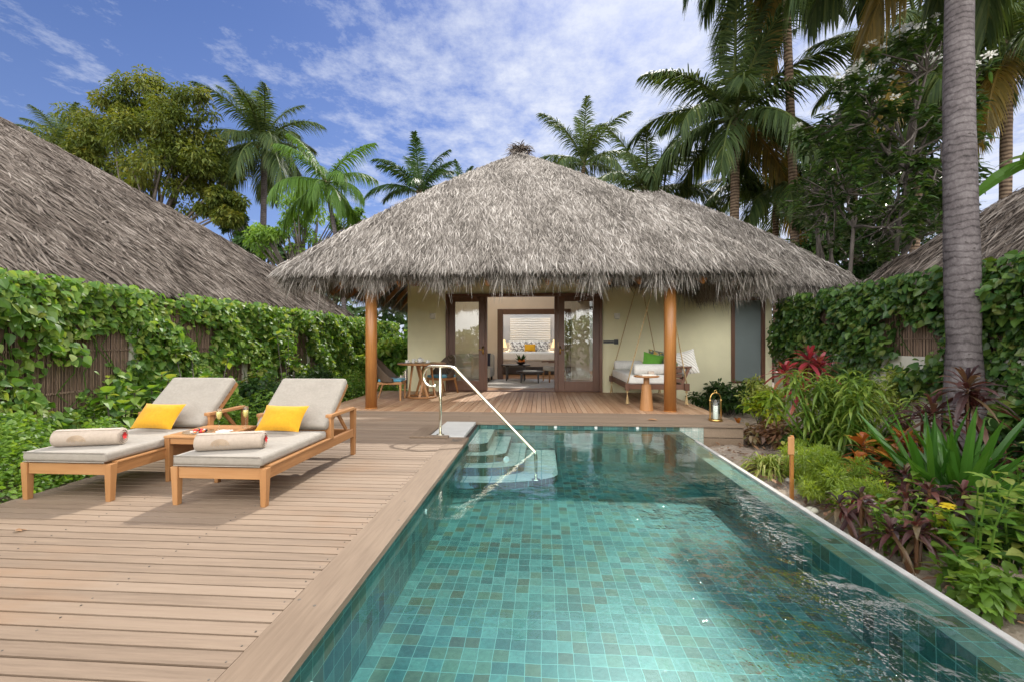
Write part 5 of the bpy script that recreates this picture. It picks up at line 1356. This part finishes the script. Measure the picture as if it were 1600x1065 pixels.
for i, (px, py, h, r, m_) in enumerate(((1262, 742, .26, .24, 'reddish'), (1246, 716, .34, .28, 'croton_y'), (1420, 862, .24, .22, 'cover'), (1535, 945, .26, .24, 'cover'), (1580, 880, .34, .26, 'deep'))):
    shrub('small_bed_plant', ('low bronze plant between the timber post and the striped grass', 'small lime plant behind the striped grass clump', 'low bright plant at the edge of the sand by the dark cordylines', 'low bright plant on the sand in front of the yellow flowers', 'low dark plant at right behind the yellow flowers')[i], px, py, h, r, 300, .09, .045, M[m_])
# low edging under the taller plants
for i, (px, py) in enumerate(((1465, 780), (1540, 830), (1420, 780), (1340, 735), (1270, 715))):
    shrub('low_filler_plant', ('low dark plant under the strap lily leaves', 'low dark plant between the yellow flowers and the right edge', 'low dark plant under the orange croton', 'low dark plant under the fan leaved bush', 'low dark plant at the left foot of the fan leaved bush')[i], px, py, .38, .34, 420, .11, .055, M['deep'])
# timber marker post
x, y = PG(1237, 776, -.30)
t = thing('timber_post', 'slim timber marker post beside the pool edge', 'post', (x, y, -.33))
put('stake', MB().box(-.016, .016, -.012, .012, -.05, .63), M['cedar_z'], t, bevel=.002); put('plaque', MB().box(-.045, .014, -.022, -.0125, .45, .62), M['teak_z'], t, bevel=.002)
# litter on the sandy soil
n = 2200; P = np.stack([rng.uniform(2.42, 4.6, n), rng.uniform(1.0, 7.0, n), np.full(n, -.27)+rng.uniform(-.035, .03, n)], 1); a = rng.random(n)*6.28
tag(put('leaf_litter', MB().arr(*blades(P, np.stack([np.cos(a), np.sin(a), rng.normal(.05,.25,n)],1), np.tile([0,0,1.],(n,1))+rng.normal(0,.3,(n,3)), rng.uniform(.02,.11,n), rng.uniform(.006,.045,n), (.3, 1, .1), .2)), M['litter']), 'dry leaves and twigs scattered on the sandy soil', 'leaf litter', kind='stuff')
for i, (px, py, r) in enumerate(((1318, 842, .06), (1268, 800, .05), (1236, 752, .05))):
    x, y = PG(px, py, -.30); s = MB().ball((0,0,0), r, None, .5, 9, .6)
    s.V = [(a*(1+.15*math.sin(9*b_+i)), b_*(1+.2*math.sin(7*a)), c) for a, b_, c in s.V]
    o = put('stone', s, M['plinth'], None, True); o.location = (x, y, -.28); tag(o, ('rounded stone on the sand under the nearest feathery fern', 'rounded stone on the sand under the widest feathery fern', 'rounded stone by the timber post')[i], 'stone')

# ---- left-hand bed
def cover(label, x0, x1, y0, y1, n, hmax, m, seed, L=.055, W=.036):
    x = rng.uniform(x0, x1, n); y = rng.uniform(y0, y1, n); hh = hmax*(.55+.3*np.sin(x*3.1+seed)*np.sin(y*2.3+seed*2)+.15*np.sin(y*7+x*5))*np.clip((x1-x)/.35, .25, 1)
    z = GZ+hh*rng.random(n)**.45; D = rng.normal(0, 1, (n,3)); D[:,2] = rng.uniform(-.4, .8, n); N = rng.normal(0, .5, (n,3)); N[:,2] += 1
    return tag(put('ground_cover', MB().arr(*blades(np.stack([x,y,z],1), D, N, L*rng.uniform(.6,1.5,n), W*rng.uniform(.7,1.3,n), (.35, 1, .06), .3)), m), label, 'ground cover', kind='stuff')
cover('bright green small leaved ground cover left of the timber deck', -5.75, -4.0, 1.6, 7.2, 26000, .95, M['cover'], 1.0)
cover('darker ground cover at the foot of the left fence', -5.75, -4.0, 6.8, 13, 9000, .72, M['vine'], 2.0, .075, .05)
for i, (px, Y, h) in enumerate(((285, 6.6, 1.45), (140, 5.6, 1.15), (465, 8.6, 1.75), (380, 7.6, 1.2), (60, 5.1, 1.0))):
    x = -5.35+.12*(i % 3); y = Y
    rs_ = [(random.uniform(-.30,.30), random.uniform(-.35,.35), h*random.uniform(.35,1)) for _ in range(9)]
    rosettes('sapling', ('slender sapling in front of the bamboo near the left lounger back', 'young broad leaved sapling left of the loungers', 'taller sapling with pale stem behind the right lounger', 'leafy sapling between the two lounger backs', 'young sapling at the far left of the bed')[i], 0, 0, rs_, 7, .19, .13, 'vine', (-.4, .8), .35, HEART, .08, GZ, 'sapling', None, 'tree_bark', .008, (x, y))
for i, (x, y, h, r) in enumerate(((-4.9, 7.2, 1.0, .6), (-4.75, 8.6, .9, .6), (-5.1, 9.9, 1.1, .7), (-4.6, 10.6, .85, .6))):
    shrub('leafy_shrub', ('dark bush behind the left lounger', 'dark bush behind the right lounger', 'dark bush further along the left fence', 'dark bush near the left porch column')[i], 0, 0, h, r, 1500, .085, .05, M['deep'] if i < 3 else M['vine'], GZ, xy=(x, y))
for i, (x, y) in enumerate(((-4.35, 10.7), (-4.15, 12.0))):
    rosettes('fern', ('arching fern beside the porch behind the wicker chair', 'arching fern at the side of the villa')[i], 0, 0, [(0,0,.05)], 40, .85, .10, 'young_palm', (.1, 1.3), .6, (.5, 1, .7, .05), .1, GZ, 'fern', None, 'cover', .01, (x, y))
shrub('leafy_shrub', 'bright leafy bush at the side of the villa beyond the porch', 0, 0, 1.9, .8, 2200, .16, .10, M['vine'], GZ, xy=(-4.9, 13.4), prof=(.3, 1, .9, .05), lob=16)
shrub('leafy_shrub', 'tall bright bush beyond the left porch column', 0, 0, 2.3, .9, 2200, .17, .11, M['vine'], GZ, xy=(-5.0, 16.0), prof=(.3, 1, .9, .05), lob=16)
# far wall of greenery behind everything, and the garden behind the photographer seen in the glass
def greenbelt(label, x0, x1, y, h, n, L, seed, m):
    x = rng.uniform(x0, x1, n); top = h*(.65+.2*np.sin(x*.35+seed)+.15*np.sin(x*1.1+2*seed)); z = GZ+top*rng.random(n)**.7
    D = rng.normal(0, 1, (n,3)); N = rng.normal(0, .6, (n,3)); N[:,2] += 1
    tag(put('tree_belt', MB().arr(*blades(np.stack([x, y+rng.normal(0, .8, n), z],1), D, N, L*rng.uniform(.6,1.4,n), L*.42, (.4, 1, .06), .2)), m), label, 'trees', kind='stuff')
greenbelt('dark belt of distant greenery behind the villas', -34, 40, 34, 6.5, 9000, .9, 1.0, M['deep'])
greenbelt('garden greenery on the near side of the pool', -12, 12, -9, 4.3, 9000, .34, 2.0, M['vine'])

for px, py, L_, lab in ((24, 829, .07, 'small dry leaf lying on the deck boards before the loungers'), (1012, 656, .17, 'dry orange leaf lying on the porch edge above the pool')):
    x, y = PG(px, py); b = MB().arr(*blades(np.array([[0,0,0.],[0,0,.002]]), np.array([[1,.25,.12],[1,-.2,.2]]), np.array([[0,.3,1.],[0,-.4,1.]]), L_, L_*.3, (.2,1,.8,.1), .2, .2, np.array([.9,.95])))
    o = put('fallen_leaf', b, M['litter']); o.location = (x, y, .007); tag(o, lab, 'leaf')

palm('pale trunked coconut palm at the near end of the pool, mirrored in the door glass', (-3.6, 8.2), -5.5, 3.4, (-3.2, -5.5), 20, seed=51, tr=.17, bark='palm_bark')
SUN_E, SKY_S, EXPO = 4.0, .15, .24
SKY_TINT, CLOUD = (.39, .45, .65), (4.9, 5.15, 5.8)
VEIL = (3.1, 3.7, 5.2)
BACK_FILL = (29.5, 29.0, 28.2)
# ================================================================== SKY AND SUN
SUN = Vector((.24, .87, 1.0)).normalized()
EL = math.asin(SUN.z); AZ = math.atan2(SUN.x, SUN.y)
sd_ = bpy.data.lights.new('sun', 'SUN'); sd_.energy = SUN_E; sd_.angle = R(.53); sd_.color = (1.0, .95, .86)
so = bpy.data.objects.new('sun', sd_); COL.objects.link(so); so.rotation_euler = SUN.to_track_quat('Z', 'Y').to_euler(); so.location = (0, 0, 40)
wd = bpy.data.worlds.new('World'); scene.world = wd; wd.use_nodes = True
nt = wd.node_tree; nt.nodes.clear()
class WN(NT):
    def __init__(s): s.nt = nt
g = WN()
sky = g.n('TexSky', sky_type='NISHITA', sun_disc=False, sun_elevation=EL, sun_rotation=AZ, altitude=0.0, air_density=1.0, dust_density=.6, ozone_density=1.8)
dirv = g.n('TexCoord').outputs['Generated']
xyz = g.n('SeparateXYZ', {0: dirv}).outputs
zz = g.math('MAXIMUM', xyz[2], .06)
pv = g.n('CombineXYZ', {0: g.math('DIVIDE', xyz[0], zz), 1: g.math('DIVIDE', xyz[1], zz), 2: 0.0}).outputs[0]
c1 = g.noise(g.scl(pv, (1.0, .8, 1)), 5.2, 9, .70)
c2 = g.noise(g.n('Mapping', {'Vector': pv, 'Location': (2.3, 1.1, .4), 'Rotation': (0, 0, R(35)), 'Scale': (.5, 1.0, 1)}).outputs[0], .55, 4, .5)
# the cloud sheet thickens towards the right of the view and the horizon
side = g.math('MULTIPLY', g.math('ADD', g.math('DIVIDE', xyz[0], g.math('MAXIMUM', xyz[1], .2)), .42), .75)
hz = g.math('MULTIPLY', g.math('SUBTRACT', .36, xyz[2]), .55, clamp=True)
k = g.math('ADD', g.math('ADD', g.math('MULTIPLY', c1, 1.45), g.math('MULTIPLY', c2, .85)), g.math('ADD', g.math('MINIMUM', g.math('MAXIMUM', side, -.2), .38), hz))
cl = g.math('MULTIPLY', g.math('SUBTRACT', k, 1.12), 1.8, clamp=True)
cl = g.math('MULTIPLY', cl, .88)
tint = g.mix(1.0, sky.outputs[0], SKY_TINT, 'MULTIPLY')
veil = g.mix(g.math('MULTIPLY', g.math('SUBTRACT', .55, xyz[2]), .42, clamp=True), tint, VEIL)
col = g.mix(cl, veil, CLOUD)
# added bright cloud behind the camera, a fill light for the shaded porch
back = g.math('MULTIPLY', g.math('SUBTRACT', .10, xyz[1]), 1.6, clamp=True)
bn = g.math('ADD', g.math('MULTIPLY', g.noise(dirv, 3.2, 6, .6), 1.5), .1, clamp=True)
col = g.mix(g.math('MULTIPLY', back, bn), col, BACK_FILL)
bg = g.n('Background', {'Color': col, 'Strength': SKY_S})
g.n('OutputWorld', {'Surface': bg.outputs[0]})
vs_ = scene.view_settings; vs_.view_transform = 'Standard'; vs_.look = 'None'; vs_.exposure = EXPO; vs_.gamma = 1.0; vs_.use_curve_mapping = False
scene.cycles.max_bounces = 10; scene.cycles.diffuse_bounces = 4; scene.cycles.glossy_bounces = 4; scene.cycles.transmission_bounces = 6; scene.cycles.transparent_max_bounces = 12
scene.cycles.caustics_reflective = False; scene.cycles.caustics_refractive = False
scene.cycles.use_denoising = True; scene.cycles.sample_clamp_indirect = 8.0
scene.cycles.use_adaptive_sampling = True; scene.cycles.adaptive_threshold = .02
